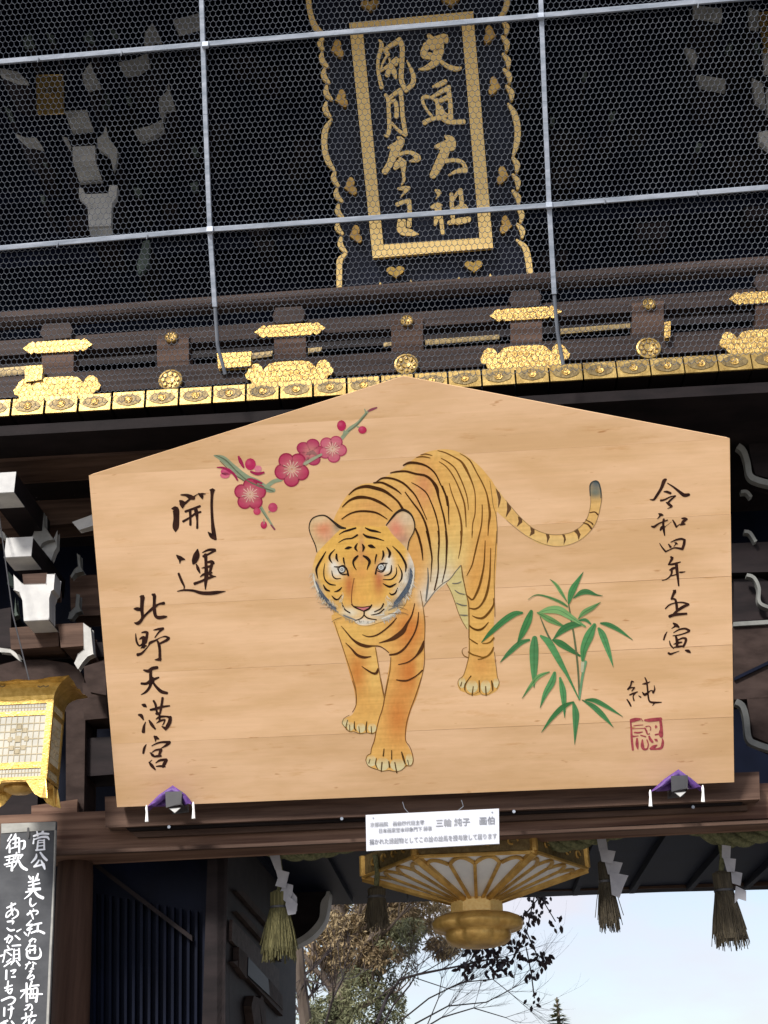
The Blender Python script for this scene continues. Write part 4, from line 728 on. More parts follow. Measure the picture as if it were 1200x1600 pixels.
ST(T7, ["245,30,8 290,180,9 290,330,9 245,420,8", "600,0,7 640,200,7", "695,0,11 660,180,11 620,380,12 580,500,11 545,640,11 520,770,11 485,870,9 475,940,9", "1105,0,12 1040,200,11 960,420,11 915,600,11 910,770,9 960,850,9 990,930,9 1005,1030,9 975,1090,9 910,1085,9"], K((135, 90, 48)))
for tf, L_ in ((T7, [(155, 550, 42, 55), (222, 600, 45, 58), (352, 618, 55, 62), (492, 620, 52, 60), (482, 1030, 62, 72), (625, 1070, 82, 84), (810, 1080, 92, 78), (955, 1015, 45, 78)]), (T8, [(350, 1160, 60, 95), (520, 1230, 100, 110), (750, 1230, 85, 115), (930, 1170, 50, 85)])):
    for cx, cy, rx, ry in L_:
        fill(sm, Zs(tf, [(cx+rx*cos(a), cy+ry*sin(a)) for a in [i*pi/6 for i in range(12)]]), EP, .0016, blobf((226, 214, 168), [(tf[0]+cx/tf[2], tf[1]+(cy-ry*1.1)/tf[2], rx/tf[2], ry*.8/tf[2], (228, 180, 108), .9)], .04), grid=2)
ST(T7, ["185,520,8 165,600,12 170,640,10", "270,540,10 270,620,18 290,650,12", "425,540,10 415,620,20 420,670,12", "210,580,8 212,650,10", "325,600,8 335,680,10", "480,600,9 485,690,12", "640,880,12 630,970,18", "735,900,12 735,1010,14", "700,1040,16 710,1110,20", "860,920,16 880,990,26 905,1070,16", "545,1000,10 535,1070,16 560,1130,8", "615,1050,18 605,1165,14", "775,1050,14 800,1180,16", "465,1010,8 450,1060,12", "935,1020,10 950,1080,10",
 "410,1020,6 440,1090,7 500,1120,7 560,1140,6 620,1160,6 700,1150,6 780,1165,6 850,1150,6 920,1090,8", "115,560,6 160,620,7 210,665,7 260,665,6 340,690,7 420,680,6 500,690,7 540,665,6", "475,940,7 430,965,6 410,1020,6", "205,460,5 140,500,5 115,560,5"], K((95, 70, 38)))
ST(T8, ["460,0,8 465,300,10 470,650,12 430,850,9 370,1040,8 300,1100,7 275,1180,7 320,1270,9", "900,640,8 930,900,9 950,1060,9 980,1160,9 940,1270,8", "400,1290,8 450,1350,9 560,1360,6 640,1320,8 700,1370,8 800,1360,7 880,1290,8"], K((140, 105, 60)))
ST(T8, ["460,1100,12 400,1200,24 395,1290,18", "640,1130,20 645,1230,28 650,1320,20", "850,1130,18 865,1200,36 870,1290,22", "345,1150,12 325,1220,22", "540,1230,16 520,1380,24", "750,1230,20 760,1380,24", "500,1050,22 460,1100,12"], K((110, 78, 36)))
ST(T8, ["470,180,16 540,240,26 620,260,28 690,240,26 750,190,18 800,130,8", "470,410,14 540,460,24 610,500,20", "700,495,12 780,490,20 840,460,24 890,400,30", "460,640,26 520,680,24 620,710,20 700,730,22 780,710,26 850,640,30 885,560,20", "620,765,14 690,755,16 760,730,8", "430,560,6 360,590,8 350,650,12 390,710,15 450,735,15"], K((132, 92, 34)))
for p in ([(90,140),(130,190),(145,230),(135,290),(115,340),(118,260)], [(200,275),(240,320),(245,350),(190,435),(205,350)], [(310,420),(350,440),(355,480),(300,525),(318,470)], [(430,515),(475,550),(475,590),(425,618),(440,570)], [(585,592),(620,595),(625,630),(597,692),(598,640)], [(745,597),(775,605),(785,650),(762,705),(765,640)], [(860,565),(900,540),(930,600),(910,655),(895,600)]):
    fill(sm, Zs(T4, p), EP, .0018, lambda x, y: K((112, 82, 55)), grid=0, smooth=False)
ST(T4, ["955,485,8 1000,500,14 1035,540,20", "980,455,8 1030,480,10 1050,500,16", "1020,385,10 1070,378,12 1100,405,16"], K((100, 68, 40)))
ST(T4, ["190,262,5 330,425,5 470,545,5 650,602,5 850,574,5 980,462,5 1028,300,5 1022,120,6 1045,82,8 1078,72,8 1112,98,9 1132,180,10 1130,300,7 1060,520,5 880,678,4 650,714,4 400,617,4 200,462,4"], K((165, 135, 95)))
ST(T4, ["1042,82,8 1078,72,14 1110,95,14 1130,180,12 1130,240,8", "1024,220,8 1022,120,12 1042,84,10"], K((70, 80, 82)))
# head strokes (on top of the head)
HO = .0046
ST(T2, ["360,330,6 400,305,14 450,290,20 515,270,16", "605,268,10 650,290,22 700,300,20 750,312,6", "355,405,6 410,375,12 480,365,14 530,335,18", "585,325,10 620,350,24 700,365,18 780,388,6", "530,415,8 510,455,24 530,485,8", "575,420,8 590,450,26 580,490,8", "412,465,6 445,455,28 475,450,10", "635,435,16 660,440,34 698,455,6",
 "535,530,14 510,555,26 490,590,18 500,630,14 520,662,6", "585,530,14 620,550,28 645,585,26 630,630,14 620,660,6", "320,470,6 275,520,18 270,560,20 295,600,6", "335,515,16 335,555,22 350,585,6", "400,550,14 405,590,16 415,620,6", "235,490,6 200,550,18 160,620,22 145,670,20 160,745,6", "225,600,4 215,680,10 225,750,12 270,795,16 325,805,8", "290,670,6 300,720,12 330,745,12 375,742,6", "210,800,6 235,845,22 270,860,12", "385,825,6 355,855,18 315,868,6", "290,905,6 320,935,18 350,938,12 385,895,6",
 "710,520,14 700,560,14 695,605,6", "770,485,14 775,525,20 758,570,6", "805,450,8 835,500,26 825,545,14", "860,440,6 920,500,18 960,560,20 985,620,20 980,685,6", "850,620,8 845,680,16 820,705,14 780,715,6", "895,640,6 895,700,12 850,750,14 770,752,6", "910,610,4 945,680,14 945,740,16 920,782,8", "770,790,6 830,820,22 880,800,14 895,790,6", "910,830,6 885,880,16 850,895,16 830,878,6",
 "475,985,10 510,1015,14 590,1050,10", "665,990,12 640,1025,18 590,1050,14", "592,1050,14 592,1085,12 560,1120,10 510,1135,8", "592,1085,12 630,1115,12 710,1130,8", "385,970,8 410,1030,12 460,1065,12", "775,980,14 750,1025,12 690,1055,10", "780,1030,12 730,1070,12 660,1085,6", "312,632,6 360,635,16 400,622,14 432,660,16 445,715,18", "345,650,10 365,690,12 400,705,14 440,700,10", "700,700,16 715,640,14 752,605,18 812,600,6", "720,672,10 760,682,12 790,650,12 800,605,8", "500,1005,8 580,1012,9 660,1000,8"], BK, HO)
ST(T2, ["150,495,8 135,430,10 85,310,9 80,240,9 110,180,11 180,152,11 240,160,14 310,215,20 370,262,28 420,272,14", "800,245,8 850,180,18 900,125,22 960,100,26 1030,140,18 1065,220,12 1060,300,9 1015,390,9 1000,475,8"], K((62, 52, 44), .7), HO)
ST(T2, ["500,740,6 480,850,7 475,960,9 490,1000,10"], K((140, 90, 55)), HO)
ST(T2, ["140,770,8 165,840,26 210,910,34 270,975,34 330,1025,12", "1025,650,10 1040,720,34 1005,820,40 940,915,42 880,975,22"], BG, HO-.0004)
ST(T2, ["400,1085,8 450,1108,14 510,1130,10", "860,1010,5 930,960,8", "820,1040,5 900,1000,8", "150,800,5 190,880,8", "300,1020,5 350,1060,8"], K((130, 138, 145)), HO)
ST(T2, ["120,700,8 130,780,14 165,870,12", "1060,640,10 1055,740,14 1030,840,12", "760,1120,10 840,1090,22 900,1050,10", "540,1160,12 620,1155,26 690,1140,14", "700,1090,8 780,1080,14"], K((236, 232, 220)), HO)
for s_ in ("340,1030,3 260,1018,4 180,1020,3", "330,1010,3 230,985,3 150,965,2", "380,1110,4 330,1125,5 290,1150,3", "820,1075,4 950,1065,5 1010,1085,3", "820,1000,3 920,1010,4 1000,1040,3", "860,1000,3 980,990,3"): ST(T2, [s_], K((110, 95, 80)), HO)
rf_ = random.Random(12)
def furs(pts, n, L, col, ang0, ang1, w_=4):
    for _ in range(n):
        i = rf_.randrange(len(pts)-1); t = rf_.random(); x = pts[i][0]+(pts[i+1][0]-pts[i][0])*t+rf_.uniform(-14, 14); y = pts[i][1]+(pts[i+1][1]-pts[i][1])*t+rf_.uniform(-10, 10)
        a = radians(rf_.uniform(ang0, ang1)); l = L*rf_.uniform(.5, 1.2); ST(T2, [[(x, y, w_), (x+cos(a)*l*.6, y+sin(a)*l*.6, w_*.9), (x+cos(a)*l, y+sin(a)*l, 1.5)]], col, HO-.0002)
furs([(1045, 600), (1055, 740), (1025, 860), (960, 950)], 46, 46, K((236, 230, 216)), 40, 110)
furs([(1030, 700), (1000, 830), (930, 930), (860, 1000)], 60, 44, K((112, 124, 138)), 20, 100)
furs([(110, 680), (130, 800), (180, 910), (250, 990)], 40, 44, K((232, 222, 200)), 70, 150)
furs([(150, 800), (200, 900), (270, 980), (330, 1030)], 46, 40, K((112, 120, 132)), 50, 130)
furs([(780, 1130), (860, 1080), (920, 1020)], 40, 40, K((206, 206, 200)), 20, 90)
furs([(420, 1110), (500, 1140), (700, 1150)], 24, 26, K((170, 165, 150)), 60, 120)
furs([(400, 880), (370, 960), (420, 1050)], 24, 34, K((240, 228, 200)), 60, 120); furs([(800, 900), (830, 980), (770, 1060)], 26, 34, K((240, 232, 212)), 40, 110); furs([(250, 930), (330, 1000)], 20, 34, K((238, 226, 200)), 60, 120); furs([(900, 850), (960, 760), (1000, 640)], 30, 40, K((240, 232, 214)), 50, 110)
for (ex, ey) in ((385, 660), (752, 638)):
    ring = lambda r1, r2: Zs(T2, [(ex+r1*cos(a), ey+r2*sin(a)) for a in [i*pi/7 for i in range(14)]])
    fill(sm, ring(34, 32), EP, HO+.0017, lambda x, y: K((60, 62, 66), .7), grid=0); fill(sm, ring(26, 25), EP, HO+.0019, lambda x, y: K((225, 228, 226)), grid=0)
    fill(sm, ring(13, 13), EP, HO+.0021, lambda x, y: K((120, 124, 126)), grid=0); fill(sm, ring(6, 6), EP, HO+.0023, lambda x, y: K((235, 235, 232)), grid=0)
obj('tiger_stripes', sm, M['paint'], tiger, fix=False)

# ---- plum branch
G = (330, 620, 4.444); pm = MB()
def PS(ss, col, off=.0012, wm=1.0, tf=G):
    for s_ in ss: stroke(pm, s_, tf, EP, off, col=col, wmul=wm, step=2)
GR = K((152, 168, 140)); PK = K((200, 72, 112)); DP = K((172, 46, 92)); LP = K((226, 130, 150)); PP = K((236, 190, 196))
PS(["20,408,8 80,430,42 150,490,45 240,560,45 320,590,35 390,640,40 435,650,28", "380,630,30 430,590,28 485,575,25", "905,290,24 960,225,26 1020,180,20 1090,100,15 1135,80,8", "325,740,28 370,810,20 440,920,12", "1065,85,6 1075,112,12", "920,260,14 925,235,10", "1010,205,8 1040,215,8", "400,800,8 425,785,8", "365,850,6 368,880,6"], GR)
PS(["30,405,4 100,440,10 180,520,8 250,580,8 330,620,10 430,655,8", "60,445,4 150,530,8 230,585,6", "950,240,4 1010,195,6 1080,115,6", "340,770,3 390,850,5"], K((110, 122, 100)), .0016)
PS(["1090,100,10 1115,88,18 1150,75,10", "415,890,10 440,920,14"], K((150, 80, 100)), .0016)
def petal(cx, cy, r, a, c, rim, sq=1.0, off=.0020):
    px, py = cx+r*.56*cos(a), cy+r*.56*sin(a)*sq
    for rr, cc, o2 in ((.46, rim, 0), (.38, c, .0003)):
        fill(pm, Zs(G, [(px+r*rr*cos(t), py+r*rr*sin(t)*sq) for t in [i*pi/5 for i in range(10)]]), EP, off+o2, blobf(tuple(cc), [(330+cx/4.444, 620+cy/4.444, r*.5/4.444, r*.5/4.444, (238, 170, 160), .75)], .05, .78) , grid=2.5)
def flower(cx, cy, r, rot, c=(196, 66, 106), rim=(168, 38, 82), sq=1.0, cen=(240, 205, 190)):
    for i in range(5): petal(cx, cy, r, rot+i*2*pi/5, c, rim, sq)
    fill(pm, Zs(G, [(cx+r*.24*cos(t), cy+r*.24*sin(t)*sq) for t in [i*pi/4 for i in range(8)]]), EP, .0027, lambda x, y: K((226, 170, 140)), grid=0)
    for i in range(14):
        a = rot+i*2*pi/14+.1; l = r*(.42+.1*(i % 2)); PS([f"{cx+r*.08*cos(a)},{cy+r*.08*sin(a)*sq},4 {cx+l*cos(a)},{cy+l*sin(a)*sq},5"], K(cen), .0030)
flower(270, 678, 112, -.3); flower(560, 502, 122, .35); flower(842, 362, 100, .15, (214, 108, 136), (188, 66, 106), .95)
for i in range(5): petal(690, 385, 105, .5+i*2*pi/5+.7, (186, 58, 104), (170, 44, 92), .9, .0016)
PS(["660,400,8 700,385,26 730,400,12", "670,420,6 640,470,14"], K((170, 120, 120)), .0030); PS(["650,465,20 700,435,22 765,400,16"], K((170, 176, 150)), .0034)
for cx, cy, rx, ry, c in ((905, 200, 32, 38, (186, 48, 92)), (1050, 230, 30, 27, (186, 48, 88)), (318, 795, 26, 26, (198, 70, 104)), (428, 768, 33, 33, (196, 74, 112)), (365, 890, 23, 27, (190, 50, 92)), (272, 468, 38, 42, (192, 52, 100)), (105, 520, 40, 26, (204, 78, 124)), (325, 500, 26, 24, (226, 140, 160)), (95, 545, 34, 22, (222, 116, 140))):
    fill(pm, Zs(G, [(cx+rx*cos(t), cy+ry*sin(t)) for t in [i*pi/6 for i in range(12)]]), EP, .0022, blobf(c, [(330+(cx-rx*.3)/4.444, 620+(cy-ry*.3)/4.444, 3, 3, (226, 120, 150), .5)], .05), grid=2.5)
PS(["190,415,14 205,450,26 225,490,12", "275,520,14 320,535,22 365,525,14", "40,490,6 90,495,16 150,530,18 182,578,12", "300,580,20 350,600,14"], DP, .0024)
obj('painted_plum_branch', pm, M['paint'], ema, fix=False)
# ---- bamboo
H = (750, 880, 4.8); pm = MB()
for s_, c in (("665,310,8 680,400,12 710,580,14 735,800,14 745,1025,10", (110, 120, 88)), ("450,400,6 510,540,14 600,700,10 745,1025,8", (105, 118, 88)), ("792,738,22 768,850,20 745,1020,14", (120, 170, 130)), ("770,745,26 765,810,20", (205, 205, 175))): stroke(pm, s_, H, EP, .0024, col=K(c))
leaves = ["775,65,3 735,130,35 690,210,60 665,300,20", "525,120,3 570,160,26 610,220,30 650,285,8", "360,272,2 420,238,10 500,250,18 600,290,26 655,325,14", "700,262,8 760,220,45 810,215,45 870,236,18 920,245,3", "905,292,3 840,335,40 780,370,45 738,415,10", "10,595,4 80,520,40 180,430,55 260,380,50 318,372,18", "280,600,8 320,520,55 360,430,65 385,360,30", "430,375,10 520,350,60 600,355,70 690,410,45 790,475,15", "430,370,10 500,410,50 560,440,45 640,480,10", "550,570,8 620,500,60 690,465,60 760,460,25", "740,430,10 790,425,30 830,455,15", "905,450,15 960,460,40 1040,500,35 1145,575,3", "890,490,25 920,540,60 960,650,45 1000,780,3", "860,460,30 820,540,80 780,640,65 770,730,25", "455,545,20 520,600,60 600,740,50 660,850,25 745,1025,8", "545,575,15 600,600,60 680,650,45 750,695,15", "150,745,3 220,670,40 300,600,45 370,575,20", "410,560,45 405,650,80 405,800,60 405,935,4", "315,1015,3 380,920,30 440,850,35 520,815,10", "560,820,25 540,890,60 490,980,45 450,1085,3", "600,860,20 620,950,55 630,1050,40 635,1160,3", "460,1270,3 540,1160,35 620,1080,45 700,1040,12", "700,1045,20 718,1130,60 715,1250,35 710,1360,3", "765,1025,6 850,1075,45 920,1140,45 1000,1230,3", "790,1025,10 860,1030,40 950,1075,35 1070,1150,3"]
random.seed(3)
for i, s_ in enumerate(leaves):
    g_ = random.uniform(-12, 14); pale = i in (1, 2, 4, 7, 8, 18)
    c = (122+g_, 170+g_, 108+g_) if pale else (86+g_, 148+g_, 94+g_)
    b0 = len(pm.v); stroke(pm, s_, H, EP, .0028+.0001*(i % 5), col=K(c), wmul=.84); n_ = len(pm.v)-b0
    for j in range(b0, b0+n_):
        t = (j-b0)/n_; q = 1+.16*sin(3*t+i)+(.10 if j % 2 else -.06); pm.c[j] = tuple(x*q for x in pm.c[j])
    P = parse(s_); stroke(pm, [(x, y, 3) for x, y, _ in P], H, EP, .0046, col=K((60, 125, 85)))
obj('painted_bamboo', pm, M['paint'], ema, fix=False)

# ------------------------------------------------------------------ purple cloth covered brackets
def hook(P, label):
    (lx, ly), (ax, ay), (rx, ry) = P; Y = 6.80; t = thing('cloth_bracket', at((lx+rx)/2, ly, Y), label, 'bracket', 'cloth-dressed brackets under the votive board')
    a, l, r = at(ax, ay, Y), at(lx, ly, Y), at(rx, ry, Y); c = at(ax+2, (ly+ry)/2-2, Y-.06)
    inn = [at(lx+14, ly-2, Y), at(ax-8, ay+18, Y-.02), at(ax, ay+11, Y-.03), at(ax+10, ay+18, Y-.02), at(rx-14, ry+1, Y)]
    mb = MB(); outer = [l, at(ax-22, ay+15, Y-.02), a, at(ax+20, ay+14, Y-.02), r]; n = 5
    mid = [(p+q)/2+Vector((0, -.03, 0)) for p, q in zip(outer, inn)]
    vs = outer+mid+inn+[p+Vector((0, .08, 0)) for p in outer]
    fs = [(i, i+1, i+n+1, i+n) for i in range(4)]+[(i+n, i+n+1, i+2*n+1, i+2*n) for i in range(4)]+[(i, i+3*n, i+3*n+1, i+1) for i in range(4)]
    mb.add(vs, fs); obj('purple_cloth', mb, M['purple'], t, smooth=True)
    back_ = MB().prism([at(lx+10, ly-3, Y+.02), at(ax, ay+7, Y+.02), at(rx-10, ry-1, Y+.02)], (0, .03, 0)); obj('cloth_lining', back_, M['purple'], t)
    obj('black_block', MB().prism([at(ax-10, ay+12, Y-.05), at(ax+13, ay+11, Y-.05), at(ax+14, ay+30, Y-.05), at(ax-9, ay+33, Y-.05)], (0, .16, 0)), M['blackcloth'], t, bev=.006)
    obj('hanging_tip', MB().prism([at(ax-6, ay+36, Y-.04), at(ax+12, ay+35, Y-.04), at(ax+3, ay+43, Y-.04)], (0, .01, 0)), M['gofun'], t)
    for (x, y) in ((lx+1, ly), (rx, ry)):
        obj('white_tassel', MB().tube([at(x, y-4, Y-.01), at(x, y+1, Y-.01), at(x+.5, y+7, Y-.01), at(x+.5, y+22, Y-.01)], [.003, .007, .006, .010], 8), M['white'], t)
hook(((228, 1262), (270, 1227), (302, 1257)), 'purple cloth with white tassels over a black bracket at the board\'s lower left corner')
hook(((1015, 1238), (1060, 1202), (1098, 1231)), 'purple cloth with white tassels over a black bracket at the board\'s lower right corner')

# ------------------------------------------------------------------ white caption sign
SP = tilted(at(676, 1300, 6.72), 4)
sg = thing('caption_sign', SP(676, 1300, -.02), 'small white caption sign with rows of grey lettering hanging below the votive board', 'sign')
obj('sign_panel', MB().prism([SP(*p) for p in ((572, 1274), (779, 1264), (780, 1318), (573, 1329))], SP.n*-.015), M['signw'], sg, bev=.002)
for x0, y0, x1, y1 in ((632, 1255, 640, 1272), (724, 1252, 714, 1268)): obj('hanging_wire', MB().tube([SP(x0-3, y0-2, -.01), SP(x0, y0+8, -.01), SP(x1, y1, -.01)], .0022, 5), M['net'], sg)
for x, y in ((583, 1278), (769, 1269)): obj('panel_screw', MB().tube([SP(x, y, 0), SP(x, y, .004)], .004, 8), M['bar'], sg)
def text(s, px, py, hpx, m, nm='printed_line', xs=1.0, plane=SP, par=sg, off=.004, ux=None, bold=.012):
    cu = bpy.data.curves.new('t', 'FONT'); cu.body = s; cu.size = 1; cu.resolution_u = 2; cu.offset = bold
    o = bpy.data.objects.new('t', cu); C.objects.link(o); bpy.context.view_layer.update()
    me = bpy.data.meshes.new_from_object(o.evaluated_get(bpy.context.evaluated_depsgraph_get())); bpy.data.objects.remove(o); bpy.data.curves.remove(cu)
    sl = -.0475 if ux is None else ux
    mb = MB(); mb.v = [plane(px+v.co.x*hpx*xs, py-v.co.y*hpx+sl*v.co.x*hpx*xs, off) for v in me.vertices]; mb.f = [tuple(p.vertices) for p in me.polygons]
    if not mb.v: return
    obj(nm, mb, M[m], par, fix=False); bpy.data.meshes.remove(me)
text('京都画院　画伯四代目主宰', 578, 1291.5, 7.6, 'grey', xs=.93); text('日本画家堂本印象門下 師事', 591, 1301, 7.6, 'grey', xs=.90)
text('三輪 純子', 680, 1291, 13, 'grey', xs=.98); text('画伯', 748, 1287.5, 13, 'grey')
text('描かれた縁起物としてこの絵の絵馬を授与致して居ります', 577, 1319, 9.6, 'grey', xs=.80)

# ------------------------------------------------------------------ black banner board with white writing
BP = tilted(at(45, 1440, 7.0), 0)
bn = thing('poem_board', BP(45, 1440), 'tall dark board with white brush-written poem in two columns hanging at the far left', 'sign')
obj('board_panel', MB().prism([BP(*p) for p in ((2, 1288), (87, 1284), (84, 1400), (80, 1500), (76, 1600), (70, 1760), (-20, 1760), (-6, 1500))], (0, .02, 0)), M['banner'], bn, bev=.003)
obj('top_strip', MB().prism([BP(x, y, .004) for x, y in ((2, 1287), (87, 1284), (86, 1297), (46, 1299), (44, 1299), (2, 1302))], (0, .01, 0)), M['edge'], bn)
mb = MB(); stroke(mb, [(86, 1297, 2.5), (84, 1360, 1.6), (81, 1440, 3.0), (78, 1500, 3.4), (76, 1550, 3.6), (73, 1620, 3.6)], (0, 0, 1), BP, .004, thick=.02, round_=False); obj('worn_edge', mb, M['edge'], bn)
mb = MB(); stroke(mb, [(44, 1294, 3), (44, 1304, 4), (44, 1309, 2)], (0, 0, 1), BP, .006); obj('hanging_slot', mb, M['blackcloth'], bn)
N1 = (0, 1280, 10.0); N2 = (0, 1430, 9.41)
chars = [
 (N1, ["575,180,20 590,260,30", "690,120,20 660,220,40", "525,265,30 640,225,35 760,230,30", "530,300,15 520,380,30", "530,320,20 640,280,30 740,280,40 765,320,20", "600,330,18 690,330,20", "595,340,25 580,480,30", "690,320,25 690,470,30", "600,370,15 680,360,18", "600,420,18 680,410,18", "560,485,26 700,470,25"]),
 (N1, ["570,545,20 560,600,40 490,680,20", "630,520,30 680,590,40 730,640,40", "610,640,25 570,700,30 530,740,25", "530,745,25 620,720,30 690,700,25", "640,640,20 680,720,45 700,780,25"]),
 (N1, ["450,890,25 480,930,40", "595,850,25 570,930,45", "445,985,25 610,945,30", "450,1040,20 620,1000,28", "440,1090,20 630,1080,30", "515,900,30 520,1080,35", "405,1140,25 520,1110,30 630,1095,30", "510,1100,45 460,1180,30 380,1245,12", "530,1110,30 590,1190,45 670,1230,50"]),
 (N1, ["480,1240,30 470,1310,30 500,1360,30 570,1310,12"]), (N1, ["430,1490,35 500,1440,25 580,1430,25 590,1465,25 560,1490,15", "470,1430,25 500,1500,28 520,1560,20", "520,1400,15 530,1430,20"]),
 (N1, ["110,1385,25 240,1320,30", "180,1310,25 180,1420,28 200,1500,20", "230,1390,20 150,1500,25 100,1530,30 110,1460,18 200,1410,22 270,1430,28 275,1500,28 190,1560,20"]),
 (N1, ["180,240,20 120,340,22", "175,320,20 100,460,20", "150,400,22 150,520,30", "245,230,20 200,310,20", "200,320,22 290,290,25", "245,250,25 240,440,28", "200,380,18 290,360,22", "170,460,20 290,420,25", "300,300,30 300,520,28", "310,350,18 380,340,30 380,430,40 345,470,20"]),
 (N1, ["80,595,25 170,575,30 240,560,20", "150,590,20 140,680,20", "100,640,18 220,620,18", "215,580,22 210,660,22", "70,710,25 240,660,28", "190,680,28 185,800,40", "100,740,18 160,730,20", "260,520,25 240,620,20", "250,560,20 350,560,35", "340,570,30 310,620,15", "290,580,30 250,700,22 200,770,14", "290,640,25 340,740,45 420,790,40"]),
 (N2, ["460,75,20 400,140,25", "390,150,20 480,140,25 400,210,25", "400,220,20 470,200,22", "355,250,18 390,290,25", "440,230,22 410,310,12", "500,140,25 610,115,28", "560,130,30 550,240,30", "460,260,25 560,230,30 650,265,35"]),
 (N2, ["480,340,18 430,380,20 440,400,18 490,350,16 525,360,22 510,400,16"]),
 (N2, ["440,420,25 380,510,18", "430,460,20 520,450,25 490,510,18", "400,530,20 520,500,25", "440,500,18 440,560,20", "520,500,25 510,560,25", "400,520,30 400,600,35 450,635,35 570,625,40 600,560,30 580,480,12"]),
 (N2, ["430,680,15 375,790,18", "375,730,18 450,700,22", "480,690,20 530,715,20", "490,720,20 480,770,22 450,790,20 500,790,12"]), (N2, ["430,830,18 470,820,20 400,930,20 480,880,22 500,920,22 440,950,20"]),
 (N2, ["390,1000,28 395,1270,35", "310,1115,30 450,1080,28", "380,1110,25 300,1220,15", "470,970,28 440,1060,25", "450,1040,22 570,1030,28", "460,1080,25 440,1220,28", "470,1090,22 550,1080,25 530,1270,40", "420,1160,22 620,1160,26", "450,1220,20 540,1210,22", "490,1110,18 490,1200,20"]),
 (N2, ["440,1310,22 400,1370,24 360,1390,22", "380,1330,18 450,1310,20 475,1370,24 440,1400,15"]), (N2, ["320,1520,28 420,1490,25 530,1475,28", "380,1440,25 385,1520,30", "470,1420,25 450,1500,25", "390,1540,30 340,1600,20", "430,1530,32 430,1640,32", "510,1540,28 470,1590,25 500,1640,28"]),
 (N2, ["110,95,25 200,90,28 180,130,15", "105,190,22 150,225,28 210,215,25"]), (N2, ["70,355,25 150,310,28 180,340,28 130,410,25", "130,290,22 100,400,20", "225,300,25 290,355,28", "250,240,25 310,205,15"]),
 (N2, ["110,450,20 130,490,25", "70,520,22 180,500,22", "5,600,28 70,580,22", "70,530,25 60,620,20 40,690,20", "100,540,18 170,590,25", "160,640,18 100,690,20", "170,680,22 60,755,20", "180,450,22 300,440,28", "210,500,22 200,680,30", "280,490,25 285,660,30", "210,520,15 280,510,15", "210,580,15 280,570,18", "210,640,15 280,630,20", "200,680,22 160,730,15", "240,670,25 290,740,28"]),
 (N2, ["95,810,28 90,940,32", "160,820,22 230,805,28 190,860,18", "170,910,22 220,905,30"]), (N2, ["120,970,25 110,1110,25 150,1150,28 180,1090,20", "70,1070,25 180,1030,22", "80,1110,20 180,1080,18"]), (N2, ["25,1255,30 150,1205,30 220,1230,30 190,1290,28 120,1320,15"]),
 (N2, ["65,1360,28 60,1480,30", "120,1390,20 200,1370,25", "170,1340,28 165,1450,28 145,1520,18"]), (N2, ["20,1590,30 110,1550,30", "60,1560,25 80,1600,30 40,1700,25", "170,1560,25 200,1600,30", "150,1680,25 210,1670,28"])]
for tf, ss in chars: writing('white_character', tf, ss, 'whitepaint', .9, BP, bn, .0025)

# ------------------------------------------------------------------ box lantern, far left
LY = 6.5
lan = thing('box_lantern', at(34, 1240, LY+.16), 'gilded square lantern with white lattice windows and flared roof hanging at the far left', 'lantern')
a, b = at(-14, 1096, LY), at(83, 1092, LY); c_ = at(80, 1217, LY); X0, X1, Z1, Z0 = a.x, b.x, b.z, c_.z
Wd = X1-X0; cx, cy = (X0+X1)/2, LY+Wd/2
DEP = .62
def ring(hw, z): return [Vector((cx-hw, cy-hw, z)), Vector((cx+hw, cy-hw, z)), Vector((cx+hw, cy+hw, z)), Vector((cx-hw, cy+hw, z))]
hh = Wd/2; Ht = Z1-Z0
def panel(face, u0, u1, v0, v1, dep, out):
    """box on a lantern face; u 0..1 across, v 0..1 upward"""
    x0, x1 = -hh+u0*Wd, -hh+u1*Wd; z0, z1 = Z0+v0*Ht, Z0+v1*Ht
    R = {0: (1, 0, 0, -1), 1: (0, 1, 1, 0), 2: (-1, 0, 0, 1), 3: (0, -1, -1, 0)}[face]
    mb = MB(); mb.box((x0, hh-dep, z0), (x1, hh+out, z1))
    # local (x, d, z): x across, d outward
    mb.v = [Vector((cx+p.x*R[0]+p.y*R[2], LY+(cy+p.x*R[1]+p.y*R[3]-LY)*DEP, p.z)) for p in mb.v]; return mb
